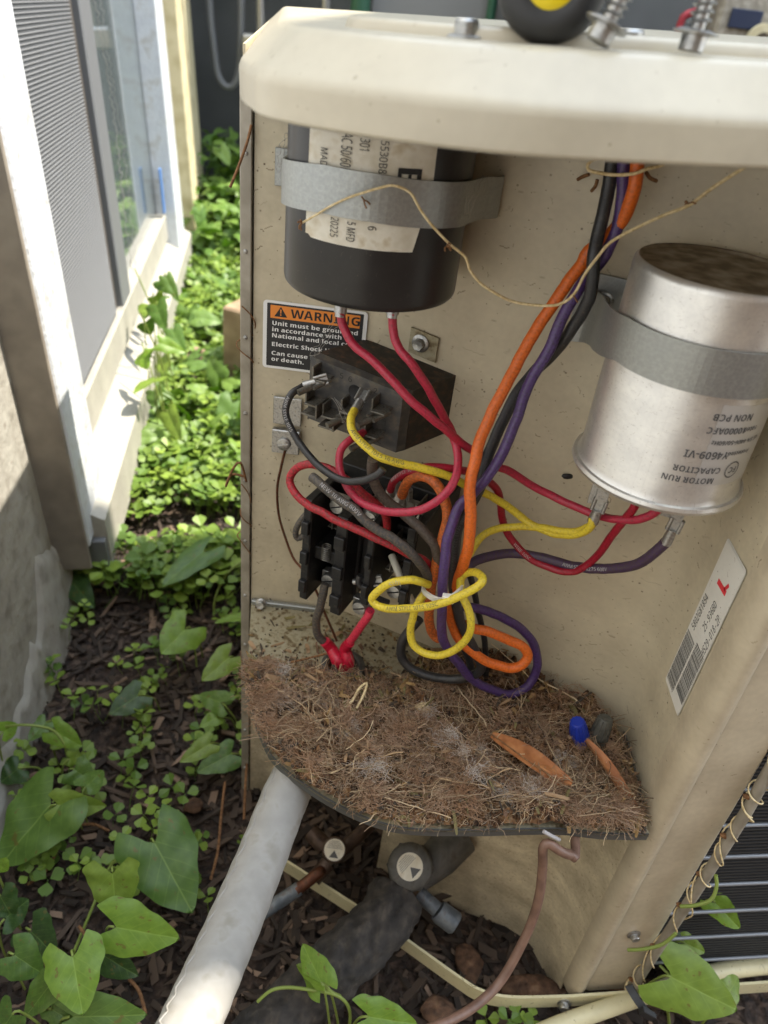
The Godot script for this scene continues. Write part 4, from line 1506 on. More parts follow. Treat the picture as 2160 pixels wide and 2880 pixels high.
func build_relay() -> void:
	var t := thing("potential_relay", "square black relay with push-on terminals, mounted under the black capacitor", "relay")
	var mb := MB.new()
	var back := V(33.5, 0, -39)
	var f := [rl(0, 0, 0), rl(1, 0, 0), rl(1, 1, 0), rl(0, 1, 0)]
	var rim := [rl(0, 0, 0) + back * 0.14, rl(1, 0, 0) + back * 0.14, rl(1, 1, 0) + back * 0.14, rl(0, 1, 0) + back * 0.14]
	mb.hexa([rim[0], rim[1], rim[1] + back * 0.86, rim[0] + back * 0.86, rim[3], rim[2], rim[2] + back * 0.86, rim[3] + back * 0.86])
	part(mb, "housing", M.relay_side, t, "dusty black housing with reddish stains on top")
	mb = MB.new()
	var sh := 0.012
	var ff := [rl(sh, sh, 0.6), rl(1 - sh, sh, 0.6), rl(1 - sh, 1 - sh, 0.6), rl(sh, 1 - sh, 0.6)]
	var fb := [f[0] + back * 0.13, f[1] + back * 0.13, f[2] + back * 0.13, f[3] + back * 0.13]
	mb.hexa([ff[0], ff[1], fb[1], fb[0], ff[3], ff[2], fb[2], fb[3]])
	var face := part(mb, "face", M.relay, t, "grey black front face with moulded numbers")
	mb = MB.new()
	var nn := V(-0.361, 0, 0.932)
	var rt := V(0.934, 0, 0.356)
	for q in [["5", 0.33, 0.88], ["6", 0.42, 0.88], ["2", 0.69, 0.86], ["4", 0.11, 0.10], ["1", 0.82, 0.42], ["C", 0.78, 0.10]]:
		lay(mb, glyphs(q[0], 5.0), flat_map(rl(q[1], q[2], 0.75), rt, Vector3.UP))
	part(mb, "lettering", M.ink, face)
	mb = MB.new()
	mb.lathe(rl(0.50, 0.73, 0.7), nn, rt, [Vector2(0.01, 0.02), Vector2(3.4, 0.02), Vector2(3.9, 0.4), Vector2(4.2, 0.02)], 24)
	part(mb, "hole", M.ink, face)
	# terminals stand in pairs
	var dirs := (nn * 0.55 + rt * -0.75 + V(0, -0.35, 0)).normalized()
	for q in [[0.20, 0.74, true], [0.14, 0.33, false], [0.83, 0.62, true], [0.52, 0.42, true], [0.78, 0.20, true], [0.33, 0.24, false]]:
		mb = MB.new()
		var c := rl(q[0], q[1], 4.5)
		mb.box(c + V(0, 3.0, 0), nn * 8.0, rt * 4.6, V(0, 0.6, 0), 0.2)
		mb.box(c + V(0, 6.4, 0) - rt * 4.8, nn * 5.5, rt * 0.6, V(0, 3.6, 0), 0.2)
		if q[2]:
			crimp(mb, c + nn * 5.5 + V(0, 0.4, 0), (nn * 0.86 - rt * 0.45 + V(0, -0.22, 0)).normalized(), Vector3.UP, 12.0)
		else:
			mb.box(c + nn * 3.0 + V(0, -2.6, 0), nn * 7.5, rt * 5.2, V(0, 0.6, 0), 0.2)
			mb.box(c + nn * 3.0 + rt * 5.2 + V(0, 1.0, 0), nn * 7.5, rt * 0.6, V(0, 4.6, 0), 0.2)
		part(mb, "terminal", M.tarnish, t)
	# mounting tab and its screw
	mb = MB.new()
	var tc := pb(V(37.5,486.5,1.3))
	mb.box(tc, Vector3(EU.x, 0, EU.y) * 9.5 + V(0, -1.2, 0), V(0, 8, 0), Vector3(NU.x, 0, NU.y) * 0.7, 0.3)
	part(mb, "mounting_tab", M.shelf, t)
	mb = MB.new()
	hex_screw(mb, pb(V(35.6,487.2,2.2)), Vector3(NU.x, 0, NU.y), 3.9, 5.6)
	part(mb, "screw", M.zinc, t)
	seat(t)


func cbox(mb: MB, u0: float, u1: float, h0: float, h1: float, o0: float, o1: float, bevel := 0.6) -> void:
	var c := pb(V((u0 + u1) / 2.0, (h0 + h1) / 2.0, (o0 + o1) / 2.0))
	mb.box(c, Vector3(EU.x, 0, EU.y) * (u1 - u0) / 2.0, V(0, (h1 - h0) / 2.0, 0), Vector3(NU.x, 0, NU.y) * (o1 - o0) / 2.0, bevel)


func build_contactor() -> void:
	var t := thing("contactor", "black open-faced contactor half hidden behind the wires", "contactor")
	var mb := MB.new()
	cbox(mb, -1, 78, 330, 402, 2, 26)
	part(mb, "base", M.black_plastic, t)
	for q in [[-2.0, 4.0, 314.0, 396.0], [22.0, 30.0, 312.0, 392.0], [44.0, 49.0, 330.0, 394.0], [70.0, 76.0, 338.0, 400.0]]:
		mb = MB.new()
		cbox(mb, q[0], q[1], q[2], q[3], 20, 70, 0.8)
		# stepped edge of the barrier
		for k in 3:
			cbox(mb, q[0] + 0.4, q[1] - 0.4, q[2] + 8 + k * 24, q[2] + 18 + k * 24, 68, 73, 0.5)
		part(mb, "barrier", M.black_plastic, t)
	for q in [[3.0, 23.0, 346.0, 356.0, 30.0, 62.0], [4.0, 22.0, 316.0, 324.0, 26.0, 50.0]]:
		mb = MB.new()
		cbox(mb, q[0], q[1], q[2], q[3], q[4], q[5])
		part(mb, "cross_bar", M.black_plastic, t)
	mb = MB.new()
	cbox(mb, 29, 45, 322, 376, 44, 47, 0.8)
	cbox(mb, 29, 32, 318, 380, 47, 52, 0.5)
	cbox(mb, 42, 45, 318, 380, 47, 52, 0.5)
	part(mb, "coil_cover", M.black_shell, t)
	for q in [[13.0, 386.0, 52.0], [37.0, 386.0, 52.0], [58.0, 392.0, 40.0], [13.0, 327.0, 56.0], [40.0, 318.0, 60.0], [60.0, 336.0, 52.0]]:
		mb = MB.new()
		var c := pb(V(q[0], q[1], q[2]))
		mb.lathe(c, Vector3(NU.x, 0.1, NU.y).normalized(), Vector3(EU.x, 0, EU.y), [Vector2(5.4, -2), Vector2(5.4, 1), Vector2(4.6, 2.4), Vector2(0.01, 2.8)], 18)
		cbox(mb, q[0] - 6.5, q[0] + 6.5, q[1] - 5, q[1] + 5, q[2] - 8, q[2] - 1.5, 0.4)
		var scr := part(mb, "terminal_screw", M.zinc, t)
		mb = MB.new()
		mb.box(c + Vector3(NU.x, 0.1, NU.y) * 2.8, Vector3(EU.x, 0.5, EU.y).normalized() * 4.2, Vector3(-0.4, 0.9, 0.1) * 0.5, Vector3(NU.x, 0.1, NU.y) * 0.15, 0.05)
		part(mb, "slot", M.ink, scr)
	mb = MB.new()
	crimp(mb, pb(V(48, 345, 60)), (Vector3(-EU.x, 0, -EU.y) * 0.9 + V(0, -0.3, 0.2)).normalized(), Vector3(NU.x, 0.3, NU.y).normalized(), 11.0)
	part(mb, "terminal", M.zinc, t)
	mb = MB.new()
	crimp(mb, pb(V(52, 404, 48)), (V(0, 1, 0) + Vector3(NU.x, 0, NU.y) * 0.2).normalized(), Vector3(NU.x, 0, NU.y), 10.0)
	crimp(mb, pb(V(60, 402, 48)), (V(0, 1, 0) + Vector3(NU.x, 0, NU.y) * 0.2).normalized(), Vector3(NU.x, 0, NU.y), 10.0)
	part(mb, "terminal", M.zinc, t)
	for q in [[8.0, 366.0, 40.0], [36.0, 396.0, 44.0], [54.0, 372.0, 44.0], [56.0, 356.0, 48.0], [64.0, 398.0, 36.0]]:
		mb = MB.new()
		var at := pb(V(q[0], q[1], q[2]))
		mb.box(at, Vector3(EU.x, 0, EU.y) * 0.5, V(0, 3.4, 0), Vector3(NU.x, 0, NU.y) * 8.0, 0.2)
		mb.box(at + V(0, -3.4, 0), Vector3(EU.x, 0, EU.y) * 4.0, V(0, 0.5, 0), Vector3(NU.x, 0, NU.y) * 6.0, 0.2)
		part(mb, "blade_terminal", M.tarnish, t)
	for q in [[4.0, 22.0], [30.0, 44.0], [49.0, 70.0]]:
		for k in 5:
			mb = MB.new()
			cbox(mb, q[0], q[1], 336 + k * 12, 340 + k * 12, 26, 31 + 4 * (k % 2), 0.5)
			part(mb, "moulded_rib", M.black_plastic, t)
	mb = MB.new()
	for k in 7:
		var c0 := pb(V(13, 350 + k * 1.6, 63))
		mb.lathe(c0, Vector3.UP, V(1, 0, 0), [Vector2(3.0, 0), Vector2(3.5, 0.4), Vector2(3.0, 0.8), Vector2(2.5, 0.4), Vector2(3.0, 0)], 14)
	part(mb, "spring", M.tarnish, t)
	mb = MB.new()
	cbox(mb, 62, 70, 352, 384, 40, 46)
	part(mb, "contact_plate", M.brass, t)
	seat(t)


# ================================================================ wires
# prints: [[words, start mm, angle, size, material, flip], ...]; ends: [[where, dir, up, length], ...] metal ends
func wire(called: String, label: String, m: Material, pts: Array, r: float, prints := [], ends := [], group := "wires of the control bay") -> Array:
	var t := thing(called, label, "wire", group)
	var w := MB.smooth(pbs(pts), 2.5)
	var kink := noise(hash(label) % 997, 0.02)
	for i in w.size():
		w[i] += V(kink.get_noise_2d(i * 2.0, 0.0), kink.get_noise_2d(i * 2.0, 50.0), kink.get_noise_2d(i * 2.0, 90.0)) * 1.5
	var mb := MB.new()
	var rs := []
	var nz := noise(hash(label) % 1000, 0.05)
	for i in w.size():
		rs.append(r * 0.95 * (1.0 + 0.035 * nz.get_noise_1d(i * 3.0)))
	mb.tube(w, r, 14, rs)
	var ins := part(mb, "insulation", m, t)
	for q in prints:
		wire_print(q[0], w, r, q[1], q[2], Vector3(NU.x * 0.6 - 0.1, 0.35, 0.8), q[3], q[4], ins, q[5])
	for q in ends:
		mb = MB.new()
		mb.tube([q[0], q[0] + q[1] * q[3] * 0.45, q[0] + q[1] * q[3]], q[2], 14, [q[2] * 1.02, q[2], q[2] * 0.86])
		var fx: Vector3 = q[1].normalized()
		var fs := fx.cross(Vector3(NU.x, 0.2, NU.y)).normalized()
		var fu := fs.cross(fx)
		var fc: Vector3 = q[0] + q[1] * q[3] + fx * 3.5
		mb.box(fc, fx * 4.2, fs * q[2] * 1.15, fu * 0.5, 0.2)
		for sgn in [-1.0, 1.0]:
			mb.tube([fc - fx * 4.0 + fs * sgn * q[2] + fu * 1.0, fc + fx * 4.0 + fs * sgn * q[2] + fu * 1.0], 1.1, 8)
		part(mb, "ferrule", M.zinc, t)
	seat(t)
	return w


func build_wires() -> void:
	var P: Material = M.print_white
	# the three thick wires that come down from the cap
	wire("orange_wire", "long orange wire running down beside the black and purple wires, its tail in a loop", M.orange, [V(136.8,619.4,30), V(138.5,610.1,30), V(140.3,599.6,30), V(138.7,587.2,27), V(133.1,576.4,24), V(124.9,566.2,24), V(123.4,559.2,25), V(119.1,549.8,28), V(113.7,535.5,32), V(109.7,522,37), V(106.7,507.9,43), V(104.2,495.6,50), V(102.5,482.5,58), V(100.9,469.5,66), V(101.7,458.3,72), V(104,447,77), V(108.1,430,80), V(109.7,411.9,80), V(107.4,394,76), V(103.8,369.2,68), V(102.7,345,62), V(108.6,328,60), V(118.6,317.6,58), V(131.4,310.4,54), V(146.8,308.3,48), V(153.1,313,45), V(154.3,319,43), V(149,324.6,44), V(142.3,326.8,46), V(136.2,329,48), V(126.5,332.2,52), V(119,332.5,55), V(111.9,335.7,58)], 3.4)
	wire("black_wire", "thick black wire behind the orange one, its tail curling into the nest", M.black, [V(124.1,617.1,26), V(126.1,609.1,26), V(127.9,594.5,27), V(129.5,577.8,30), V(130.6,565.5,33), V(132.5,548.5,33), V(128.6,530.9,31), V(121.2,512.9,28), V(113,497.6,29), V(107.6,485.8,36), V(105,471.7,44), V(104.2,458.4,54), V(105.5,441.8,62), V(102.5,427.1,68), V(99.8,413.4,71), V(101.2,393.5,71), V(102.5,377.6,69), V(104.8,360.4,66), V(109.2,341.9,62), V(116.1,326.2,58), V(124.1,311.6,55), V(128.1,298.3,52), V(121.4,285.3,51), V(110.2,279.6,52), V(97.9,277.3,54), V(87.8,278,56), V(81.3,279.5,57), V(74.1,285.5,57), V(72.3,296.5,56), V(75.2,308.5,53), V(79.4,318.4,50)], 3.4, [["AWM STYLE 1275 14 AWG 600V", 210.0, 0.3, 3.0, M.ink_grey, false]])
	wire("purple_wire", "purple wire in front of the bundle with the large bottom loop", M.purple, [V(130,618.1,27), V(132,608.7,27), V(135.1,592.4,26), V(135.6,579.6,25), V(133.4,566.9,24), V(128.1,555.6,24), V(124.8,546.2,31), V(122.3,535.8,34), V(119.5,518,38), V(116.1,504.7,42), V(114.4,492.7,45), V(113.9,478,50), V(112.1,463.3,58), V(109.2,449.5,65), V(102.8,437.1,69), V(98.9,430.7,74), V(98.2,423.5,80), V(97.7,411.9,85), V(99.9,391.6,86), V(101.8,366,82), V(102.8,342,76), V(107.2,323.4,70), V(116.7,301.4,60), V(127.3,284.5,50), V(140.4,273.1,40), V(150.1,269.2,33), V(156.9,273.4,27), V(160.6,282.9,23), V(160.3,295,21), V(154.8,309.2,22), V(144.6,321.3,26), V(137,327.7,30), V(125.9,335.1,36), V(116.7,340.8,44), V(109.3,344.9,52)], 3.2)
	wire("purple_lead", "purple wire sagging across to the far terminal of the silver capacitor", M.purple_dusty, [V(102.1,366.2,56), V(105.3,374.5,52), V(108.5,378.8,46), V(117,380.3,36), V(125.9,381,30), V(139.8,382.8,27), V(159.1,385.3,27), V(173,390.2,30), V(185.8,397.8,34), V(196.9,410.1,40), V(203,422.9,45), V(207.5,433.7,47)], 3.2, [["AWM STYLE 1275 600V", 74.0, 0.1, 3.0, P, false]], [[pb(V(207.5,433.7,47)), V(0.06, 0.97, 0.05), 2.9, 10.0]])
	# orange wire from the contactor
	wire("orange_lead", "short orange wire arching out of the contactor and down the bundle", M.orange_dusty, [V(59.4,417.7,62), V(61.2,425.8,65), V(64.8,433.4,68), V(71.3,439.3,70), V(80.1,440.2,71), V(87,435.3,72), V(92.3,426,73), V(93,417.2,74), V(92.4,403.5,75), V(91.8,386.2,75), V(91.5,360.8,73), V(91.5,341.8,70), V(93.9,328.7,67), V(98.5,322.9,65), V(102.7,325.5,63)], 3.2, [], [[pb(V(59.4,417.7,62)), V(-0.25, -0.8, 0.1), 3.3, 7.0]])
	# red wires
	wire("red_wire", "red wire from the black capacitor to the silver capacitor terminals", M.red, [V(17,524.2,76), V(18.1,517.5,76), V(23,511.7,78), V(29.9,507.3,80), V(41.1,503.4,82), V(55.4,496,84), V(69.1,486.2,82), V(81.3,475.9,76), V(88.4,467.1,68), V(95.5,458.2,58), V(102.6,451,51), V(109.1,446,46), V(116.1,442.5,42), V(130.6,435.2,36), V(144.7,432.1,34), V(159,431.6,36), V(169.3,432.6,39), V(179.6,436.4,43), V(188.8,442.4,47), V(195.3,449.1,49), V(198.1,454.9,50)], 2.45)
	wire("red_wire", "red wire from the black capacitor looping round below the relay to its lower terminal", M.red, [V(46.1,530.9,76), V(48.5,521.3,77), V(53.5,514.1,79), V(61.8,507.7,80), V(70.4,495.9,76), V(77,483,70), V(83.3,469.8,65), V(88.5,462.5,66), V(92.8,457.2,72), V(95,451.2,80), V(93.5,444.6,87), V(87.8,437.1,92), V(77.8,431.3,95), V(64.3,426.6,95), V(50.8,423.8,92), V(38.4,423.9,87), V(29.4,427.4,82), V(23.4,433.2,77), V(21.9,440.1,73), V(23.5,444.5,68), V(25.1,445.2,62), V(26.6,444.6,54)], 2.45)
	wire("red_wire", "dusty red wire bowing out left of the contactor and back into the bundle", M.red_dusty, [V(54.3,393.6,66), V(53.8,400.8,68), V(51.9,408.5,71), V(45.6,415.1,74), V(35.9,421.3,76), V(26.3,424.9,76), V(13.2,426.1,75), V(1.9,423.8,74), V(-5.9,418.1,74), V(-8.9,410.4,76), V(-3.9,404.8,79), V(6.9,401.4,82), V(18.3,402,85), V(25.2,401.3,86), V(38.8,401.5,88), V(54.6,401.2,89), V(66.8,398.3,87), V(75.7,393.8,83), V(83.9,389.6,78), V(88.3,381.5,72)], 2.6)
	wire("red_wire", "dark red printed wire arching from the contactor, sagging lowest before the silver capacitor", M.red_dark, [V(50.9,416.7,60), V(53.7,427,64), V(60.8,435.9,67), V(69.9,442.7,68), V(77.3,445.2,66), V(89.1,444.9,60), V(95.9,439.6,50), V(104.3,430.8,40), V(109.2,424,36), V(113.4,412.9,33), V(116.6,402.6,32), V(121.6,394.2,31), V(131,385.7,30), V(140.9,380.5,29), V(153.9,379.6,29), V(164.1,383.4,30), V(170.9,391.4,31), V(175.8,403.2,33), V(179.4,419.9,38), V(183.2,435.4,43), V(185.6,444.2,46), V(186.4,452,48)], 2.45, [["AWM STYLE 1015", 12.0, 0.4, 3.0, P, false], ["WIRE 105C", 134.0, 0.1, 3.0, P, false]], [[pb(V(50.9,416.7,60)), V(-0.1, -0.95, 0.1), 2.6, 8.0]])
	wire("pink_red_wire", "short pinkish red wire between the contactor foot and the taped cable end", mat_red_pink(), [V(48.6,320.5,62), V(46.4,312.3,63), V(41.8,299.8,62), V(36.6,285.9,60), V(32.1,274.7,58)], 3.1)
	# yellow
	wire("yellow_wire", "yellow wire from the relay across to the silver capacitor", M.yellow, [V(22.6,461.7,60), V(23.4,460.9,66), V(25.4,459,70), V(30,456.7,75), V(39.6,453.3,80), V(50.8,450.3,82), V(63.4,447.8,78), V(75.7,445.7,73), V(87.5,441.3,66), V(94.7,435.7,58), V(100.5,430.2,50), V(105.4,427,46), V(111.6,422.6,42), V(121,416.7,38), V(126.2,413.8,37), V(136.5,410.2,37), V(149.2,412,40), V(159.7,418.1,44), V(165.9,425.1,47), V(168.1,431,48), V(167.4,434.8,47)], 2.5, [["AWM STYLE 1015 16 AWG", 18.0, 0.5, 3.2, M.print_dark, false]], [[pb(V(167.9,431.9,47)), V(0.05, 0.97, 0.05), 3.1, 9.0], [pb(V(22.7,460.5,60)), V(0.3, 0.5, -0.8), 2.9, 8.0]])
	wire("yellow_wire", "second yellow wire behind the orange bundle meeting the first at the silver capacitor", M.yellow, [V(105.6,389,58), V(107.2,394.8,54), V(109.3,399.2,48), V(114.6,402.6,42), V(123.4,405.4,38), V(132,408.3,37), V(141.3,411.7,38), V(151.6,415.6,41), V(160.6,421.1,44), V(166.3,428.1,46)], 2.4)
	wire("yellow_loop", "yellow wire tied into a figure of two loops around the bundle", M.yellow, [V(91.4,377,82), V(87.1,381.4,88), V(82.9,383.4,92), V(73.5,378.4,96), V(66.4,369.5,98), V(64.2,363.4,99), V(69.5,361.6,100), V(79.6,365.3,101), V(93.3,373.4,101), V(105.6,381.6,99), V(115,388.8,95), V(121.4,395,90), V(122.7,398.5,86), V(118.7,396.2,80), V(112.5,391.1,76), V(108.7,384.2,75), V(110.6,376.2,77), V(116.7,369.1,80), V(120.8,360.6,82), V(121.2,348.4,82), V(116,336.4,82), V(107.6,328.1,83), V(98,325.5,84), V(89.4,328.2,84), V(84.9,337.8,84), V(85,350.9,84), V(87.5,361.8,82), V(89.6,365.4,78)], 2.55, [["AWM STYLE 1015 105C", 58.0, 0.3, 3.4, M.print_dark, false], ["1015", 20.0, 0.2, 3.2, P, false]])
	# black and grey ones
	wire("black_lead", "thin black printed wire from the upper left relay terminal curving down to the contactor", M.black, [V(-12.1,466.4,60), V(-12.5,465.9,63), V(-14.4,463.7,68), V(-14.9,458.2,72), V(-12.4,451.2,75), V(-6.2,444.4,78), V(4,438.2,82), V(16.8,433.1,86), V(31.1,433.1,90), V(43.6,437.2,92), V(53,443.2,93), V(57.1,447,93), V(58.5,449.7,92)], 2.3, [["AWM STYLE 1015", 12.0, 0.2, 2.8, P, false]], [[pb(V(-12.1,466.4,60)), V(0.85, 0.30, -0.2), 2.5, 8.0]])
	wire("grey_black_wire", "dusty black printed wire with a blunt end lying across the contactor", M.black_dusty, [V(14.5,428.1,92), V(18.4,427.9,93), V(23.9,426.4,94), V(34.2,421.7,94), V(44.3,419.2,94), V(50.7,414.4,94), V(60.7,409.4,93), V(69.9,405.4,91), V(78.6,398.6,87), V(84.8,389.2,82), V(89,376,76)], 3.0, [["NEW 10 AWG 600V", 8.0, 0.4, 3.4, P, false]])
	wire("brown_grey_wire", "thick dusty brownish wire leaning in from above the contactor", M.brown_grey, [V(47.7,447.9,84), V(48.1,437.4,82), V(51.1,428.1,80), V(56.9,420.6,78), V(65.5,415.4,76), V(71.9,412.3,76), V(80.7,408.9,77), V(88.5,402.1,77), V(91.5,391.9,75), V(93,377.3,70)], 3.2)
	wire("black_lead", "small black loop at the left edge of the contactor", M.black_dusty, [V(-6,375.6,50), V(-8.9,371.9,52), V(-13.1,365.3,54), V(-16,355.9,55), V(-13.6,350.3,55), V(-8.8,354.9,53), V(-4.9,357,50)], 2.2)
	wire("black_lead", "dusty black wire dropping from the left foot of the contactor into the taped cable end", M.black_dusty, [V(13.3,327.4,62), V(13.3,321.8,64), V(11.4,306.7,64), V(8.7,292,63), V(10.4,280.1,62), V(15.1,273.1,60), V(18.9,268.7,58)], 3.1)
	wire("black_lead", "thin black wire hanging behind the bundle into the nest", M.black, [V(105.6,363.2,44), V(108.2,355,42), V(117.2,322.7,36), V(125.1,297.7,32), V(130.7,266.7,28), V(133.7,254.5,27)], 2.2)
	wire("black_lead", "short black wire end slanting into the nest under the loops", M.black, [V(106.4,317.6,50), V(113.3,303.4,46), V(120.9,284.6,42), V(126.9,262.5,38)], 2.6)
	wire("black_lead", "small black wire inside the contactor from its push-on terminal", M.black, [V(40.1,349.8,66), V(39.8,344.5,67), V(46.2,339.3,66), V(52.1,333.9,63), V(58.8,329.3,58)], 2.3)
	# zip tie
	var t := thing("cable_tie", "white nylon tie holding the wires together at the yellow loops", "cable tie")
	var mb := MB.new()
	var band := MB.smooth(pbs([V(85,364.1,72), V(91.2,373.4,86), V(98.6,377.7,93), V(104.5,379.4,94), V(108.9,382.5,92), V(110.7,382.4,84), V(108.7,376.5,70), V(101,368.2,58), V(89,359.9,56), V(83.6,359.4,62), V(85,364.1,72)]), 2.5)
	for i in band.size() - 1:
		var a: Vector3 = band[i]
		var b: Vector3 = band[i + 1]
		var o := (b - a).cross(Vector3.UP).normalized() * 0.7
		mb.quad(a - V(0, 1.7, 0) + o, b - V(0, 1.7, 0) + o, b + V(0, 1.7, 0) + o, a + V(0, 1.7, 0) + o, o)
		mb.quad(a - V(0, 1.7, 0) - o, b - V(0, 1.7, 0) - o, b + V(0, 1.7, 0) - o, a + V(0, 1.7, 0) - o, -o)
		mb.quad(a + V(0, 1.7, 0) + o, b + V(0, 1.7, 0) + o, b + V(0, 1.7, 0) - o, a + V(0, 1.7, 0) - o, Vector3.UP)
		mb.quad(a - V(0, 1.7, 0) + o, b - V(0, 1.7, 0) + o, b - V(0, 1.7, 0) - o, a - V(0, 1.7, 0) - o, Vector3.DOWN)
	part(mb, "band", M.nylon, t)
	mb = MB.new()
	var hc := pb(V(108.3,384.1,96))
	mb.box(hc, V(3.4, 0.4, 0.6), V(-0.2, 2.9, 0.4), V(-0.3, 0, 2.0), 0.6)
	part(mb, "head", M.nylon, t)
	seat(t)
	mb = MB.new()
	mb.tube(MB.smooth(pbs([V(56.8,368.1,58), V(64,364,64), V(70.5,356.2,66), V(76.5,341.4,62)]), 3.0), 2.4, 10)
	single(mb, "plastic_strip", M.milky, "milky plastic strip leaning between the contactor and the bundle", "strip")
	# the taped end of the supply cable, standing in its fitting
	t = thing("cable_end", "red taped fork where the supply cable leaves its fitting in the nest", "cable")
	mb = MB.new()
	var c0 := V(-16.3,254,-392.2)
	var arm_a := MB.smooth([c0, c0 + V(-3, 11, 3), pb(V(21,267.9,59)), pb(V(16.3,274.5,61))], 2.0)
	var arm_b := MB.smooth([c0 + V(3, 0, 0), c0 + V(4, 11, 2), pb(V(31.5,272.5,58)), pb(V(35.1,282.4,60))], 2.0)
	mb.tube(arm_a, 5.0, 14, ramp(arm_a.size(), 5.4, 3.9))
	mb.tube(arm_b, 5.0, 14, ramp(arm_b.size(), 5.4, 3.6))
	mb.tube([c0 + V(1, -2, 1), c0 + V(0.5, 6, 3), c0 + V(0, 12, 3.2)], 6.0, 14, [6.4, 6.2, 4.4])
	part(mb, "tape", M.tape, t)
	seat(t)


func ramp(k: int, a: float, b: float) -> Array:
	var r := []
	for i in k:
		r.append(lerpf(a, b, float(i) / maxf(k - 1, 1)))
	return r


func mat_red_pink() -> StandardMaterial3D:
	return wire_mat(74, Color(0.85, 0.22, 0.32), Color(0.6, 0.2, 0.24), 0.7, 0.35)


# ================================================================ the nest on the shelf
var nest_front := []
var nest_noise: FastNoiseLite


func nest_at(s: float, t: float) -> Vector3:
	# s along the bay from left to right, t from the panel (0) to the front edge (1)
	var k: float = s * (nest_front.size() - 1)
	var i: int = mini(int(k), nest_front.size() - 2)
	var f: Vector2 = nest_front[i].lerp(nest_front[i + 1], k - i)
	var b: Vector2
	if s < 0.16:
		b = Vector2(-95, -456).lerp(Vector2(-24, -457), s / 0.16)
	elif s < 0.9:
		b = Vector2(-24, -457).lerp(Vector2(176, -376), (s - 0.16) / 0.74)
	else:
		b = Vector2(176, -376).lerp(Vector2(186, -312), (s - 0.9) / 0.1)
	var p := b.lerp(f, t)
	return V(p.x, 250.0 + nest_h(s, t, p), p.y)


func nest_h(s: float, t: float, p: Vector2) -> float:
	var bare := clampf((0.56 - s) * 6.0, 0.0, 1.0) * clampf((0.80 - t - 0.95 * s + 0.10 * nest_noise.get_noise_2d(p.x * 2.0, p.y * 2.0)) * 9.0, 0.0, 1.0)
	var rise := 11.5 + 9.0 * nest_noise.get_noise_2d(p.x, p.y) + 9.0 * nest_noise.get_noise_2d(p.x * 3.2, p.y * 3.2) + 4.0 * nest_noise.get_noise_2d(p.x * 11.0, p.y * 11.0)
	rise += 9.0 * exp(-pow((s - 0.58) / 0.25, 2.0)) * (1.0 - t)
	rise *= clampf((1.02 - s) * 7.0, 0.15, 1.0)
	rise *= clampf((1.0 - t) * 14.0 + 0.45, 0.0, 1.0)
	return maxf(rise * (1.0 - bare * 1.1), -0.6)


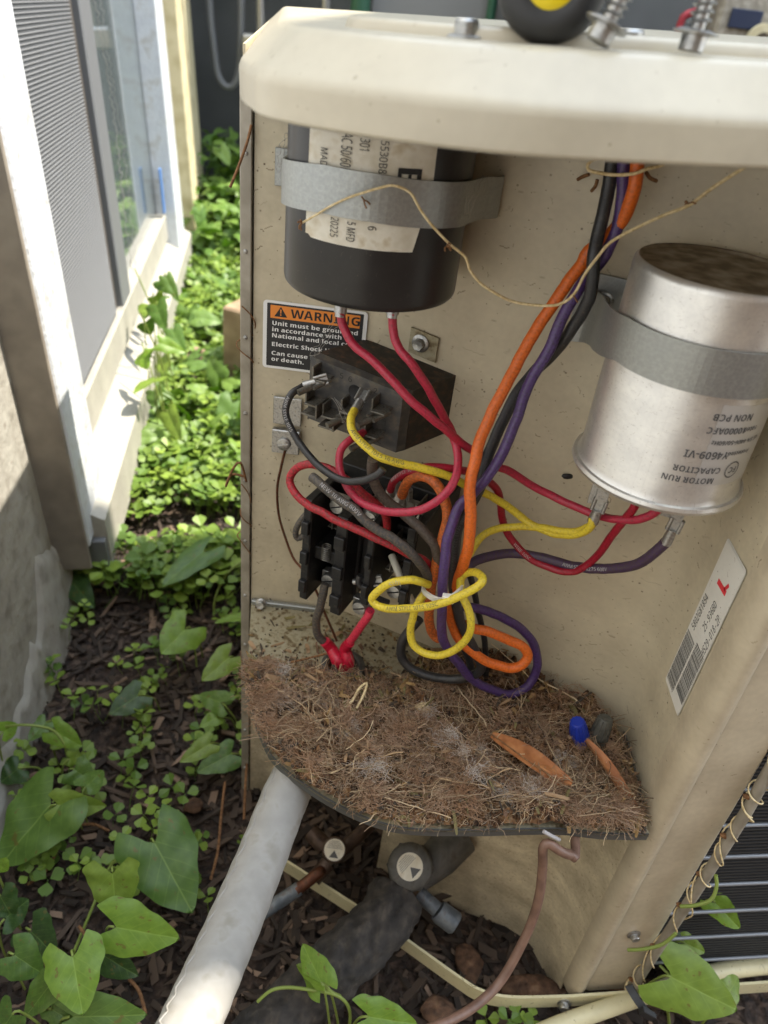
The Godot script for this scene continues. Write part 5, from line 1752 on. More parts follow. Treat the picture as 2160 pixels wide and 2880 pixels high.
func build_nest() -> void:
	nest_noise = noise(401, 0.03, FastNoiseLite.TYPE_SIMPLEX_SMOOTH, 3)
	for p in spline2(arc_pts(), 10):
		if p.x < 187.0:
			nest_front.append(p + Vector2(0.0, -0.4))
	nest_front.append(Vector2(186, -297))
	var t := thing("debris_nest", "matted brown nest of fluff, grass and bark heaped over the shelf", "nest")
	t.set_meta("kind", "stuff")
	var mb := MB.new()
	var g := []
	for i in 221:
		var row := []
		for j in 111:
			row.append(nest_at(i / 220.0, j / 110.0))
		g.append(row)
	mb.grid(g, Vector3.UP)
	part(mb, "matted_fluff", M.pile, t)
	# strands
	var tones := [Color(0.36, 0.225, 0.115), Color(0.55, 0.38, 0.21), Color(0.09, 0.055, 0.03), Color(0.21, 0.12, 0.06), Color(0.42, 0.31, 0.21), Color(0.80, 0.62, 0.38)]
	for v in 7:
		mb = MB.new()
		var r: float = [0.19, 0.15, 0.24, 0.11, 0.42, 0.20, 0.16][v]
		var l: float = [24.0, 18.0, 34.0, 13.0, 34.0, 46.0, 30.0][v]
		var pts := []
		var a := 0.0
		var p := Vector3(-l / 2.0, 0, 0)
		for k in 9:
			pts.append(p)
			a += rng.randf_range(-0.55, 0.55) * [1.0, 1.5, 0.6, 2.2, 0.35, 1.3, 2.4][v]
			p += Vector3(cos(a), rng.randf_range(-0.22, 0.22), sin(a)) * l / 8.0
		mb.tube(MB.smooth(pts, l / 14.0), r, 4, [], false)
		var xf := []
		var cols := []
		for i in [1600, 2200, 700, 3600, 260, 240, 600][v]:
			var s := rng.randf_range([0.12, 0.10, 0.15, 0.07, 0.14, 0.20, 0.16][v], [0.96, 0.97, 0.93, 0.98, 0.93, 0.90, 0.95][v])
			var tt: float = sqrt(rng.randf()) * [0.985, 0.99, 0.975, 0.99, 0.97, 0.93, 0.97][v]
			var q := nest_at(s, minf(tt, 1.0))
			if q.y < 251.2 and rng.randf() < 0.93:
				continue
			var clump := nest_noise.get_noise_2d(q.x * 1.6 + v * 90.0, q.z * 1.6)
			if clump < rng.randf_range(-0.35, 0.25):
				continue
			q.y += rng.randf_range(-1.0, 3.2)
			var yaw := rng.randf() * TAU if tt < 0.80 else rng.randfn(0.0, 0.35) + (0.0 if s > 0.35 else -0.75)
			var b := Basis.from_euler(Vector3(rng.randfn(0.0, 0.38), yaw, rng.randfn(0.0, 0.22 if tt < 0.85 else 0.10))).scaled(Vector3.ONE * rng.randf_range(0.6, 1.25))
			xf.append(Transform3D(b, q * 0.001))
			var c: Color = tones[rng.randi() % 6].lerp(tones[rng.randi() % 6], 0.4)
			cols.append(c * rng.randf_range(0.55, 1.2))
		swarm("grass_strand", mb.mesh(), M.fibre, xf, cols, t)
	# tufts of fine down
	for v in 2:
		mb = MB.new()
		for k in 26:
			var p := Vector3(rng.randfn(0, 2.4), rng.randf_range(0, 2.0), rng.randfn(0, 2.4))
			var pts := []
			var a := rng.randf() * TAU
			for j in 5:
				pts.append(p)
				a += rng.randf_range(-0.9, 0.9)
				p += Vector3(cos(a), rng.randf_range(-0.5, 0.6), sin(a)) * rng.randf_range(1.0, 2.2)
			mb.tube(pts, 0.085, 3, [], false)
		var xf := []
		var cols := []
		for i in 1500:
			var q := nest_at(rng.randf_range(0.02, 0.95), pow(rng.randf(), 0.5) * 0.97)
			if q.y < 251.0 or nest_noise.get_noise_2d(q.x * 2.0 + 300.0, q.z * 2.0) < rng.randf_range(-0.1, 0.3):
				continue
			q.y += rng.randf_range(0.0, 1.6)
			xf.append(Transform3D(Basis.from_euler(Vector3(rng.randf_range(-0.5, 0.5), rng.randf() * TAU, 0)).scaled(Vector3.ONE * rng.randf_range(0.7, 1.6)), q * 0.001))
			cols.append(Color(0.40, 0.22, 0.115).lerp(Color(0.55, 0.41, 0.29), rng.randf() * rng.randf()) * rng.randf_range(0.7, 1.1))
		swarm("down_tuft", mb.mesh(), M.fibre, xf, cols, t)
	# pale tufts where they lie in the picture: two by the front, one on the left, one under the seeds
	mb = MB.new()
	for k in 70:
		var p := Vector3(rng.randfn(0, 3.2), rng.randf_range(0, 3.0), rng.randfn(0, 2.2))
		var pts := []
		var a := rng.randf() * TAU
		for j in 6:
			pts.append(p)
			a += rng.randf_range(-1.0, 1.0)
			p += Vector3(cos(a), rng.randf_range(-0.4, 0.5), sin(a)) * rng.randf_range(0.9, 1.9)
		mb.tube(pts, 0.10, 3, [], false)
	var xft := []
	var colt := []
	for q in [[0.30, 0.66], [0.33, 0.74], [0.36, 0.70], [0.62, 0.72], [0.66, 0.80], [0.64, 0.68], [0.70, 0.84], [0.12, 0.70], [0.16, 0.80], [0.22, 0.60], [0.48, 0.50], [0.44, 0.84], [0.54, 0.62], [0.78, 0.60]]:
		for k in 3:
			var at := nest_at(q[0] + rng.randfn(0, 0.012), q[1] + rng.randfn(0, 0.02)) + V(0, 0.8, 0)
			xft.append(Transform3D(Basis.from_euler(Vector3(0, rng.randf() * TAU, 0)).scaled(Vector3.ONE * rng.randf_range(0.7, 1.3)), at * 0.001))
			colt.append(Color(0.52, 0.42, 0.33).lerp(Color(0.66, 0.58, 0.50), rng.randf()))
	swarm("down_tuft", mb.mesh(), M.fibre, xft, colt, t)
	# bits of bark and leaf
	for v in 3:
		mb = MB.new()
		var gg := []
		for i in 4:
			var row := []
			for j in 3:
				row.append(Vector3((i - 1.5) * [2.4, 1.5, 3.4][v] + rng.randf_range(-0.5, 0.5), 0.5 * sin(i * 1.3) + rng.randf_range(-0.4, 0.4), (j - 1.0) * [1.3, 1.1, 0.9][v] * (1.0 - 0.25 * absf(i - 1.5))))
			gg.append(row)
		mb.grid(gg, Vector3.UP)
		var xf := []
		var cols := []
		for i in 900:
			var s := rng.randf() if i > 380 else rng.randf_range(0.0, 0.45)
			var tt := rng.randf() if i > 380 else clampf(0.80 - 0.95 * s + rng.randfn(-0.06, 0.10), 0.0, 1.0)
			var q := nest_at(s, tt)
			if q.y < 250.8 and rng.randf() < 0.75:
				continue
			q.y += rng.randf_range(0.0, 2.0)
			xf.append(Transform3D(Basis.from_euler(Vector3(rng.randfn(0, 0.5), rng.randf() * TAU, rng.randfn(0, 0.5))).scaled(Vector3.ONE * rng.randf_range(0.5, 1.6)), q * 0.001))
			cols.append([Color(0.14, 0.075, 0.04), Color(0.05, 0.035, 0.022), Color(0.28, 0.17, 0.06), Color(0.33, 0.21, 0.11), Color(0.17, 0.14, 0.05)][rng.randi() % 5])
		swarm("bark_bit", mb.mesh(), M.fibre, xf, cols, t)
	# dirt crumbs on the bare metal and along the dark front edge
	mb = MB.new()
	mb.sphere(Vector3(), V(1.0, 0.8, 1.1), 4, 6, noise(411, 0.9), 0.5)
	var xf2 := []
	var cols2 := []
	for i in 1900:
		var s := rng.randf() * (0.5 if i < 1100 else 1.0)
		var tt := rng.randf_range(0.93, 1.0) if i >= 1100 else (rng.randf() * 0.8 if i < 250 else clampf(0.76 - 0.95 * s + rng.randfn(-0.05, 0.09), 0.0, 1.0))
		var q := nest_at(s, tt)
		q.y = maxf(q.y, 249.8) + 0.4
		xf2.append(Transform3D(Basis.from_euler(Vector3(rng.randf(), rng.randf() * TAU, 0)).scaled(Vector3.ONE * rng.randf_range(0.3, 1.3)), q * 0.001))
		cols2.append(Color(0.035, 0.027, 0.02).lerp(Color(0.14, 0.10, 0.06), rng.randf()))
	swarm("soil_crumb", mb.mesh(), M.fibre, xf2, cols2, t)
	t.position = V(50, 250, -370) * 0.001
	for c in t.get_children():
		c.position -= t.position
	# conduit locknut in the nest
	var n := thing("conduit_fitting", "grey threaded conduit fitting ringed with fluff in the nest", "fitting")
	mb = MB.new()
	mb.lathe(V(-15.7,250,-395.3) , Vector3.UP, V(1, 0, 0), [Vector2(11, 0), Vector2(16, 0), Vector2(16.6, 1.5), Vector2(16, 6), Vector2(14.5, 7), Vector2(12, 7), Vector2(11, 6), Vector2(11, 0)], 36)
	part(mb, "collar", M.valve, n)
	seat(n)
	# winged seeds and dry leaves on top
	dry_leaf("winged_seed", "broad brown winged seed lying on the nest", V(86.8,275,-331.1), V(136.9,270,-305.6), 15.0, 0.6)
	dry_leaf("dry_leaf", "narrow curled brown leaf standing at the nest's right end", V(148,276,-335.3), V(178,262,-299.9), 8.5, 2.0)
	dry_leaf("dry_leaf", "small bent brown leaf scrap beside the broad winged seed", V(112.4,272,-314.9), V(134,270,-305.9), 10.0, -1.5)
	mb = MB.new()
	mb.sphere(V(42.6,268,-353.5), V(5.5, 3.2, 4.2), 8, 12, noise(421, 0.25), 0.5)
	single(mb, "down_clump", M.vine_dry, "pale yellowish clump of down in the middle of the nest", "clump")
	# twig on the left and the straw leaf in the middle
	for q in [["straw", "thin orange-brown straw lying across the left end of the shelf", [V(-81.5,262,-382.8), V(-64.8,260,-382.6), V(-49,262,-387.1), V(-28.5,266,-394.1)], 0.8, "vine_brown"], ["straw", "folded yellowish straw blade standing in the middle of the nest", [V(-10.4,266,-345), V(-5.1,270,-350.4), V(-2,274,-357.2), V(2.8,276,-361.2), V(1.8,272,-354.7), V(-1.9,268,-345.4)], 0.9, "vine_dry"], ["straw", "longest pale straw along the front rim of the nest", [V(36.9,252,-284.2), V(50.5,256,-287.9), V(67.4,258,-294.1), V(88,257,-300.2)], 0.7, "vine_dry"], ["straw", "flat pale bark strip hanging on the front rim of the nest", [V(5.4,254,-283.8), V(16.8,255,-282.5), V(28.6,252,-279.9), V(38.9,249,-279.2)], 2.2, "vine_dry"]]:
		mb = MB.new()
		mb.tube(MB.smooth(q[2], 3.0), q[3], 6)
		single(mb, q[0], M[q[4]], q[1], "straw", "single straws on the nest")


func dry_leaf(called: String, label: String, a: Vector3, b: Vector3, w: float, curl: float) -> void:
	var t := thing(called, label, "leaf")
	var d := b - a
	var l := d.length()
	d /= l
	var sd := d.cross(Vector3.UP).normalized()
	var up := sd.cross(d).normalized()
	var g := []
	for i in 15:
		var k := i / 14.0
		var ww := w * 0.5 * pow(sin(PI * clampf(k * 0.9 + 0.06, 0.0, 1.0)), 0.6)
		var row := []
		for j in 7:
			var x := (j - 3) / 3.0
			row.append(a + d * l * k + sd * ww * x + up * (curl * x * x + 1.2 * sin(k * 5.0) + 0.3 * sin(x * 7.0 + k * 3.0)))
		g.append(row)
	var mb := MB.new()
	mb.grid(g, up)
	part(mb, "blade", M.dry_leaf, t)
	mb = MB.new()
	var pts := []
	for i in 12:
		var k := i / 11.0
		pts.append(a + d * l * k + up * (0.5 + 1.2 * sin(k * 5.0)) + sd * w * 0.28 * sin(k * 2.6))
	mb.tube(pts, 0.5, 6)
	part(mb, "rib", M.vine_brown, t)
	seat(t)


# ================================================================ pipes below the shelf
func build_plumbing() -> void:
	# conduit
	var t := thing("flexible_conduit", "pale grey flexible conduit bending out from under the shelf towards the viewer", "conduit")
	var ax := [V(-14, 232, -372), V(-22, 236, -340)]
	ax.append_array([V(-37.4,230.9,-310.1), V(-47.9,223,-257.8), V(-55.8,227.9,-208), V(-62,239.4,-163.9), V(-64.8,247,-141.3)])
	var pts := MB.smooth(ax, 0.9)
	var rs := []
	for i in pts.size():
		rs.append(15.2 + 0.17 * sin(i * 1.45))
	var mb := MB.new()
	mb.tube(pts, 15.0, 40, rs)
	var sheath := part(mb, "sheath", M.conduit, t)
	# wavy lap of the sheath along the upper left
	mb = MB.new()
	var wob := []
	for i in range(8, pts.size() - 1):
		var tg: Vector3 = (pts[min(i + 1, pts.size() - 1)] - pts[i - 1]).normalized()
		var sd := tg.cross(Vector3.UP).normalized()
		var up := sd.cross(tg).normalized()
		var ph := fposmod(i * 0.25, 1.0)
		var a := 0.80 + 0.10 * (absf(ph - 0.5) * 4.0 - 1.0)
		wob.append(pts[i] + (sd * sin(a) + up * cos(a)) * 15.1)
	mb.tube(wob, 0.6, 6)
	part(mb, "seam", M.conduit, sheath)
	seat(t)
	# small service valve and its line
	t = thing("small_service_valve", "small brown service valve with a pale warning disc at the left", "valve")
	var c := V(-6.1,66,-368.3)
	var up2 := V(0.05, 0.86, 0.5).normalized()
	mb = MB.new()
	mb.lathe(c, up2, V(1, 0, 0).slide(up2).normalized(), [Vector2(0.01, -20), Vector2(8, -20), Vector2(9, -8), Vector2(10.5, -4), Vector2(10.5, 2), Vector2(9.6, 3), Vector2(0.01, 3)], 28)
	mb.tube([c + V(-4, -10, 6), c + V(-14, -17, 18)], 6.5, 16)
	mb.tube([c + V(4, -10, -4), c + V(24, -2, -24), c + V(44, 4, -46)], 6.0, 16)
	mb.tube([c + V(-8, -4, -4), c + V(-22, 0, -14)], 7.5, 12)
	part(mb, "body", mat(Color.WHITE, 0.5, 0.4, ntex(79, 0.04, [[0.2, Color(0.22, 0.165, 0.13)], [0.7, Color(0.33, 0.26, 0.21)]], 128), 25.0), t)
	valve_disc(t, c + up2 * 3.1, up2, 8.6, 0.0)
	seat(t)
	t = thing("liquid_line", "thin copper line turning grey as it leaves the small valve", "pipe")
	mb = MB.new()
	mb.tube(MB.smooth([c + V(-10, -14, 13), V(-16.6,58,-351.1), V(-32.6,52,-337.4)], 3.0), 4.8, 16)
	part(mb, "copper_pipe", M.copper, t)
	mb = MB.new()
	mb.tube(MB.smooth([V(-30.6,52,-339.6), V(-46,47,-328.4), V(-65.4,42,-313.6), V(-83.6,36,-296.4), V(-106.2,30,-272.6)], 3.0), 5.6, 16)
	mb.tube([V(-59,44,-318.2), V(-63.9,42,-314.9)], 6.6, 16)
	part(mb, "grey_sleeve", M.pipe_grey, t)
	seat(t)
	# large service valve
	t = thing("large_service_valve", "large grey service valve with a hex cap and a white warning disc", "valve")
	c = V(55,100,-341.2)
	up2 = V(-0.12, 0.84, 0.53).normalized()
	mb = MB.new()
	mb.lathe(c, up2, V(1, 0, 0.2).slide(up2).normalized(), [Vector2(18.6, -10), Vector2(19.2, -4), Vector2(18.6, 0), Vector2(16.5, 1.6), Vector2(0.01, 1.6)], 6, 0.2, 0.2 + TAU, 5.0)
	mb.lathe(c, up2, V(1, 0, 0).slide(up2).normalized(), [Vector2(17.8, -9), Vector2(17.8, 1.0), Vector2(17.2, 3.2), Vector2(15.4, 4.6), Vector2(12.0, 5.0), Vector2(0.01, 5.0)], 36)
	part(mb, "hex_cap", M.valve, t)
	mb = MB.new()
	mb.lathe(c, up2, V(1, 0, 0).slide(up2).normalized(), [Vector2(0.01, -46), Vector2(10, -44), Vector2(13, -28), Vector2(16.4, -18), Vector2(16.4, -9), Vector2(12, -8)], 32)
	mb.tube([c + V(8, -20, -4), c + V(24, -8, -16), c + V(40, -2, -34)], 15.0, 24, [12.0, 15.5, 16.5])
	mb.tube([c + V(-4, -26, 6), c + V(-16, -24, 14)], 12.0, 20)
	part(mb, "body", M.valve, t)
	mb = MB.new()
	var sp := V(79.8,66,-330.3)
	mb.tube([sp + V(-14, 3, -8), sp + V(2, 0, 2)], 6.0, 16)
	mb.tube([sp + V(2, 0, 2), sp + V(4, -1, 3), sp + V(16, -3, 9), sp + V(18, -3.4, 10)], 9.0, 18, [7.6, 9.0, 9.0, 7.2])
	part(mb, "port_cap", M.pipe_grey, t)
	valve_disc(t, c + up2 * 5.1, up2, 10.2, 0.9)
	seat(t)
	# insulated suction line
	t = thing("suction_line", "thick suction pipe in cracked dark foam sleeve", "pipe")
	var cc := MB.smooth([c + V(-6, -25, 8), V(38.1,72,-310.9), V(17.2,64,-289.8), V(-1.1,55,-272.9), V(-24.5,45,-250.1), V(-46.5,38,-226.8)], 2.6)
	mb = MB.new()
	var nz := noise(431, 0.06)
	var ring := []
	var split := 0
	for i in cc.size():
		var tg: Vector3 = (cc[min(i + 1, cc.size() - 1)] - cc[max(i - 1, 0)]).normalized()
		var sd := tg.cross(Vector3.UP).normalized()
		var u3 := sd.cross(tg)
		var row := []
		for j in 41:
			var a := TAU * (j % 40) / 40.0
			var d := sd * cos(a) + u3 * sin(a)
			var rr := 22.0 + 3.6 * nz.get_noise_3dv(cc[i] + d * 22.0) + 1.6 * nz.get_noise_3dv((cc[i] + d * 22.0) * 3.0)
			# lengthwise crack
			var crack := absf(wrapf(a - 1.75 - 0.10 * sin(i * 0.35) - i * 0.012, -PI, PI))
			if crack < 0.16 and i > 3:
				rr -= 3.4 * (1.0 - crack / 0.16)
			if i < 3:
				rr *= [0.80, 0.93, 0.99][i]
			row.append(cc[i] + d * rr)
		ring.append(row)
	mb.grid(ring, Vector3.UP)
	fix_tube_normals(mb, cc)
	part(mb, "foam_sleeve", M.foam, t)
	mb = MB.new()
	mb.tube([cc[0], cc[4]], 9.0, 18)
	mb.tube(cc.slice(cc.size() - 8).map(func(q): return q + V(-6, 3, 4)), 13.0, 22)
	part(mb, "pipe", M.pipe_grey, t)
	seat(t)
	# thermostat cable through its hole
	t = thing("brown_cable", "pinkish brown cable bending out of a hole below the shelf and down to the ground", "cable")
	mb = MB.new()
	mb.tube(MB.smooth([V(146, 243, -342), V(142.9,240.1,-281.4), V(138.5,242,-275.4), V(130.6,247.7,-273.2), V(122.6,251.5,-274.6), V(120.5,246.6,-273.7), V(123.6,231,-272.8), V(126.1,209.2,-267.7), V(125.5,186.5,-262.1), V(120.8,167.1,-253.9), V(113,151.5,-243.3), V(102.7,146.5,-232.8), V(87.1,146.7,-220.8), V(66.6,150.5,-208.9), V(47.4,151.1,-199.6)], 2.5), 3.0, 14)
	part(mb, "sheath", M.cable, t)
	mb = MB.new()
	mb.tube(MB.smooth([V(117.4,262.5,-274.7), V(123.1,258.9,-274.8), V(128.9,254,-276.3)], 2.0), 1.2, 8)
	part(mb, "inner_wire", M.print_white, t)
	seat(t)
	# pipe and tube at the lower right
	t = thing("cream_pipe", "cream plastic pipe along the ground at the foot of the coil", "pipe")
	mb = MB.new()
	mb.tube(MB.smooth([V(124.3,26,-243.9), V(174,30,-268.5), V(214.8,33,-284.6), V(253.3,36,-299.6), V(281,38,-310.2), V(305,40,-318.3), V(333.7,40,-326), V(383.1,40,-336.2)], 3.0), 6.6, 18)
	part(mb, "pipe", M.cream_pipe, t)
	seat(t)
	mb = MB.new()
	var tp := [V(239.4,36.2,-300), V(239.3,69.2,-299), V(239.2,145.4,-297), V(239.5,186.8,-296), V(240.9,222.3,-297), V(242.9,269.6,-299), V(243.5,297.6,-301), V(245.9,346.6,-306)]
	mb.tube(MB.smooth(tp, 3.0), 3.5, 14)
	t = thing("grey_tube", "grey brown plastic tube slanting up in front of the coil, wound with tendrils", "tube")
	part(mb, "tube", M.grey_tube, t)
	for k in 7:
		mb = MB.new()
		var q: Vector3 = tp[k].lerp(tp[k + 1], 0.5)
		mb.tube([q, q + V(-5.2, 1.5, -0.5), q + V(-6.4, 1.0, -0.5)], 1.8, 8, [2.2, 1.6, 1.3])
		part(mb, "barb", M.vine_brown, t)
	seat(t)
	t = thing("cable_tie", "black cable tie binding the grey tube to the cream pipe", "cable tie")
	mb = MB.new()
	var bt := MB.smooth([V(224.6,73.1,-286), V(228.1,72.6,-279), V(234.2,70.1,-272), V(240.3,69.6,-268)], 2.0)
	for i in bt.size() - 1:
		mb.box((bt[i] + bt[i + 1]) / 2.0, (bt[i + 1] - bt[i]) * 0.55, V(2.6, 1.2, -0.6), V(-0.3, 0.5, 0.6), 0.2)
	part(mb, "band", M.rubber, t)
	mb = MB.new()
	mb.box(V(234.7,72.5,-268), V(5, -2, 1), V(1.2, 3.0, 0), V(0, 0, 2.2), 0.5)
	part(mb, "head", M.rubber, t)
	seat(t)


func fix_tube_normals(mb: MB, axis: Array) -> void:
	for i in range(0, mb.v.size(), 3):
		var m := (mb.v[i] + mb.v[i + 1] + mb.v[i + 2]) / 3.0
		var best: Vector3 = axis[0]
		for q in axis:
			if q.distance_squared_to(m) < best.distance_squared_to(m):
				best = q
		var d := m - best
		for j in 3:
			if mb.n[i + j].dot(d) < 0.0:
				mb.n[i + j] = -mb.n[i + j]
		var f := (mb.v[i + 2] - mb.v[i]).cross(mb.v[i + 1] - mb.v[i])
		if f.dot(d) < 0.0:
			var q2 := mb.v[i + 1]
			mb.v[i + 1] = mb.v[i + 2]
			mb.v[i + 2] = q2
			var k := mb.n[i + 1]
			mb.n[i + 1] = mb.n[i + 2]
			mb.n[i + 2] = k


func valve_disc(t: Node3D, c: Vector3, up: Vector3, r: float, turn: float) -> void:
	var rt := Vector3.RIGHT.slide(up).normalized().rotated(up, turn)
	var fw := up.cross(rt)
	var mb := MB.new()
	mb.lathe(c, up, rt, [Vector2(r, 0), Vector2(r, 0.2), Vector2(0.01, 0.22)], 36)
	var d := part(mb, "warning_disc", M.paper, t, "round pale warning disc with a dark triangle")
	mb = MB.new()
	var o := c + up * 0.34
	mb.tri(o + rt * -r * 0.46 - fw * r * 0.72, o + rt * r * 0.46 - fw * r * 0.72, o - fw * r * 0.05, up, up, up)
	for k in 6:
		var y := r * (0.12 + 0.125 * k)
		var w: float = r * [0.76, 0.72, 0.70, 0.62, 0.56, 0.40][k]
		mb.quad(o + rt * -w + fw * y, o + rt * w + fw * y, o + rt * w + fw * (y + r * 0.035), o + rt * -w + fw * (y + r * 0.035), up)
	part(mb, "print", M.ink_grey, d)


# ================================================================ small loose things
func on_cap(p: Vector3) -> Vector3:
	return Basis(Vector3(0, 0, 1), deg_to_rad(2.8)) * (p - V(60, 640, 0)) + V(60, 640, 0)


func loose_screw(label: String, c: Vector3, lean: Vector3) -> void:
	var t := thing("hex_screw", label, "screw", "loose screws standing on the top")
	var ax := lean.normalized()
	var xr := ax.cross(V(0.3, 0, 1)).normalized()
	var mb := MB.new()
	mb.lathe(c, ax, xr, [Vector2(0.01, 0), Vector2(4.0, 0), Vector2(4.5, 0.5), Vector2(4.5, 4.6), Vector2(4.0, 4.8)], 6, 0.0, TAU, 5.0)
	mb.lathe(c, ax, xr, [Vector2(3.0, 4.5), Vector2(7.0, 4.9), Vector2(7.2, 5.5), Vector2(4.5, 6.3), Vector2(0.01, 6.4)], 30)
	part(mb, "head", M.zinc, t)
	mb = MB.new()
	mb.tube([c + ax * 5.5, c + ax * 20.0, c + ax * 24.5], 2.3, 12, [2.4, 2.2, 0.9])
	part(mb, "shank", M.zinc, t)
	mb = MB.new()
	var zr := ax.cross(xr)
	var g := [[], [], []]
	for i in 145:
		var a := TAU * i / 20.0
		var y := 7.0 + 16.5 * i / 144.0
		var rr := 3.7 if i < 112 else lerpf(3.7, 1.4, (i - 112) / 32.0)
		var d := xr * cos(a) + zr * sin(a)
		g[0].append(c + ax * (y - 0.7) + d * 2.0)
		g[1].append(c + ax * y + d * rr)
		g[2].append(c + ax * (y + 0.7) + d * 2.0)
	for i in 144:
		var out: Vector3 = g[1][i] - (c + ax * (g[1][i] - c).dot(ax))
		mb.quad(g[0][i], g[0][i + 1], g[1][i + 1], g[1][i], out - ax)
		mb.quad(g[1][i], g[1][i + 1], g[2][i + 1], g[2][i], out + ax)
	part(mb, "thread", M.zinc, t)
	seat(t)


func build_loose_things() -> void:
	loose_screw("long hex screw standing straight on its head at the right of the top", V(79, 655.4, -291), V(0.05, 1, -0.02))
	loose_screw("leaning hex screw on the top beside the black tool handle", V(48, 654.9, -284), V(0.36, 1, -0.12))
	# tool handle seen from its end
	var t := thing("screwdriver", "fat black rubber tool handle with a yellow end cap lying on the top", "screwdriver")
	var c := V(31.4,669.9,-291.3)
	var ax := V(0.16, -0.03, -1).normalized()
	var mb := MB.new()
	mb.lathe(c, ax, V(1, 0, 0), [Vector2(8.2, 0.8), Vector2(10.4, 0.0), Vector2(15.0, 1.2), Vector2(17.0, 4.0), Vector2(17.8, 8.0), Vector2(17.6, 20.0), Vector2(15.0, 32.0), Vector2(14.5, 60.0), Vector2(16.5, 82.0), Vector2(13.0, 96.0), Vector2(8.0, 100.0), Vector2(0.01, 100.5)], 48)
	part(mb, "grip", M.rubber, t)
	mb = MB.new()
	mb.lathe(c, ax, V(1, 0, 0), [Vector2(0.01, -0.4), Vector2(7.0, 0.0), Vector2(8.4, 1.0)], 36)
	part(mb, "end_cap", M.yellow_plastic, t)
	mb = MB.new()
	mb.tube([c + ax * 98.0, c + ax * 190.0], 4.0, 14)
	part(mb, "shaft", M.zinc, t)
	seat(t)
	# wire nuts
	nut("wire_nut", "blue wire nut standing at the right end of the nest", M.blue, V(148.5,266,-342.8), V(-0.36, 1, 0.05), [V(152.3,258,-350.6), V(154.2,256,-344.8), V(156.8,252,-337)], "blue")
	nut("wire_nut", "dark grey wire nut leaning on the panel beside the blue one", M.grey_nut, V(159.4,266,-344.4), V(0.06, 1, -0.12), [V(162.7,262,-354.9), V(166,258,-348.8), V(169.5,254,-341.1), V(173.7,251,-329.2)], "grey")
	# dry tendril strung across the bay
	var v := thing("dry_vine", "pale dry vine strung across the bay from strap to cap", "vine")
	mb = MB.new()
	var path := MB.smooth(pbs([V(3.5,568,97), V(11.9,573.5,99), V(20.1,579.3,100), V(29,584.6,101), V(36.9,588.4,101), V(43.8,591.4,100), V(49.8,593.3,99), V(56.6,591.3,96), V(60.6,585.1,93), V(65.6,579,90), V(73.5,570.9,84), V(80.4,564.9,78), V(82.2,559.7,76), V(87.2,553.4,72), V(94.6,549,68), V(101.9,545.2,62), V(112.5,544.8,58), V(122.8,546.8,55), V(128.4,552.6,53), V(130.7,561.9,50), V(134.1,570.2,48), V(138,577.6,46), V(146.9,585.2,44), V(157.9,593.1,42), V(166.2,598.4,41), V(173.2,606.6,40), V(182.7,616.2,40), V(190.1,623.3,40)]), 3.0)
	mb.tube(path, 0.95, 8, ramp(path.size(), 0.5, 0.85))
	part(mb, "stem", M.vine_dry, v)
	for q in [V(36.2,584.9,99), V(72.9,569.7,85), V(165.7,599.1,42), V(128.6,551.5,52), V(4.6,568.6,98)]:
		mb = MB.new()
		var c2 := pb(q)
		for k in 4:
			var d := Vector3(rng.randfn(), rng.randfn(), rng.randfn()).normalized()
			mb.tube(MB.smooth([c2, c2 + d * 1.8, c2 + d * 2.6 + V(0.8, -0.8, 0.5)], 1.0), 0.38, 6)
		part(mb, "knot", M.vine_brown, v)
	seat(v)
	mb = MB.new()
	mb.tube(MB.smooth(pbs([V(123,609.3,33), V(119.7,608.6,36), V(117.9,606.6,38), V(118.9,604.4,38), V(122.7,603.8,37), V(131,604.1,36), V(138.9,606,36), V(143.1,608.3,34), V(147.2,609.7,30), V(149.8,611,28)]), 2.0), 0.8, 7)
	single(mb, "dry_tendril", M.vine_dry, "dry tendril looped around the three wires below the cap", "tendril", "dry tendrils")
	for q in [[[V(108.1,594.2,4), V(110.4,596.1,6), V(113.7,598,8)], "dark shrivelled bit to the left of the tied wires"], [[V(116.4,590.5,5), V(118.2,593.4,8), V(118.5,596.6,9)], "dark shrivelled bit just below the tendril loop"], [[V(142.3,605.8,24), V(144.4,603.5,22), V(147.2,602.1,18)], "dark shrivelled bit to the right of the tied wires"]]:
		mb = MB.new()
		mb.tube(MB.smooth(pbs(q[0]), 1.0), 0.9, 7, [])
		single(mb, "plant_scrap", M.vine_brown, q[1], "plant scrap", "plant scraps by the tied wires")
	# insect husk on a thread over the strap
	v = thing("insect_husk", "small dried insect hanging on a thread over the silver capacitor's strap", "insect")
	var ih := V(100.4,539.3,-343.2)
	mb = MB.new()
	mb.sphere(ih, V(1.8, 2.4, 1.6), 6, 10)
	mb.sphere(ih + V(-0.8, -3.4, 0.4), V(1.9, 2.6, 1.7), 6, 10)
	part(mb, "body", M.vine_brown, v)
	for k in 6:
		mb = MB.new()
		var sx := -1.0 if k % 2 == 0 else 1.0
		var o := ih + V(0, -0.6 * (k / 2), 0.8)
		mb.tube([o, o + V(sx * 2.2, 0.8 - k * 0.2, 0.8), o + V(sx * 2.8, -1.4, 0.6)], 0.22, 5)
		part(mb, "leg", M.vine_brown, v)
	mb = MB.new()
	mb.tube(MB.smooth([ih + V(0, 2, 0), ih + V(0.6, 9, 0), V(105.1,546.3,-359.9)], 2.0), 0.25, 5)
	part(mb, "thread", M.web, v)
	seat(v)
	# black chip stuck on the panel
	mb = MB.new()
	mb.sphere(pb(V(142.5,429.2,1)), V(3.4, 1.9, 1.2), 6, 9, noise(501, 0.3), 0.5)
	single(mb, "black_chip", M.rubber, "small black chip stuck to the panel left of the silver capacitor", "chip")
	# copper earth wire from the clamp to the nest
	mb = MB.new()
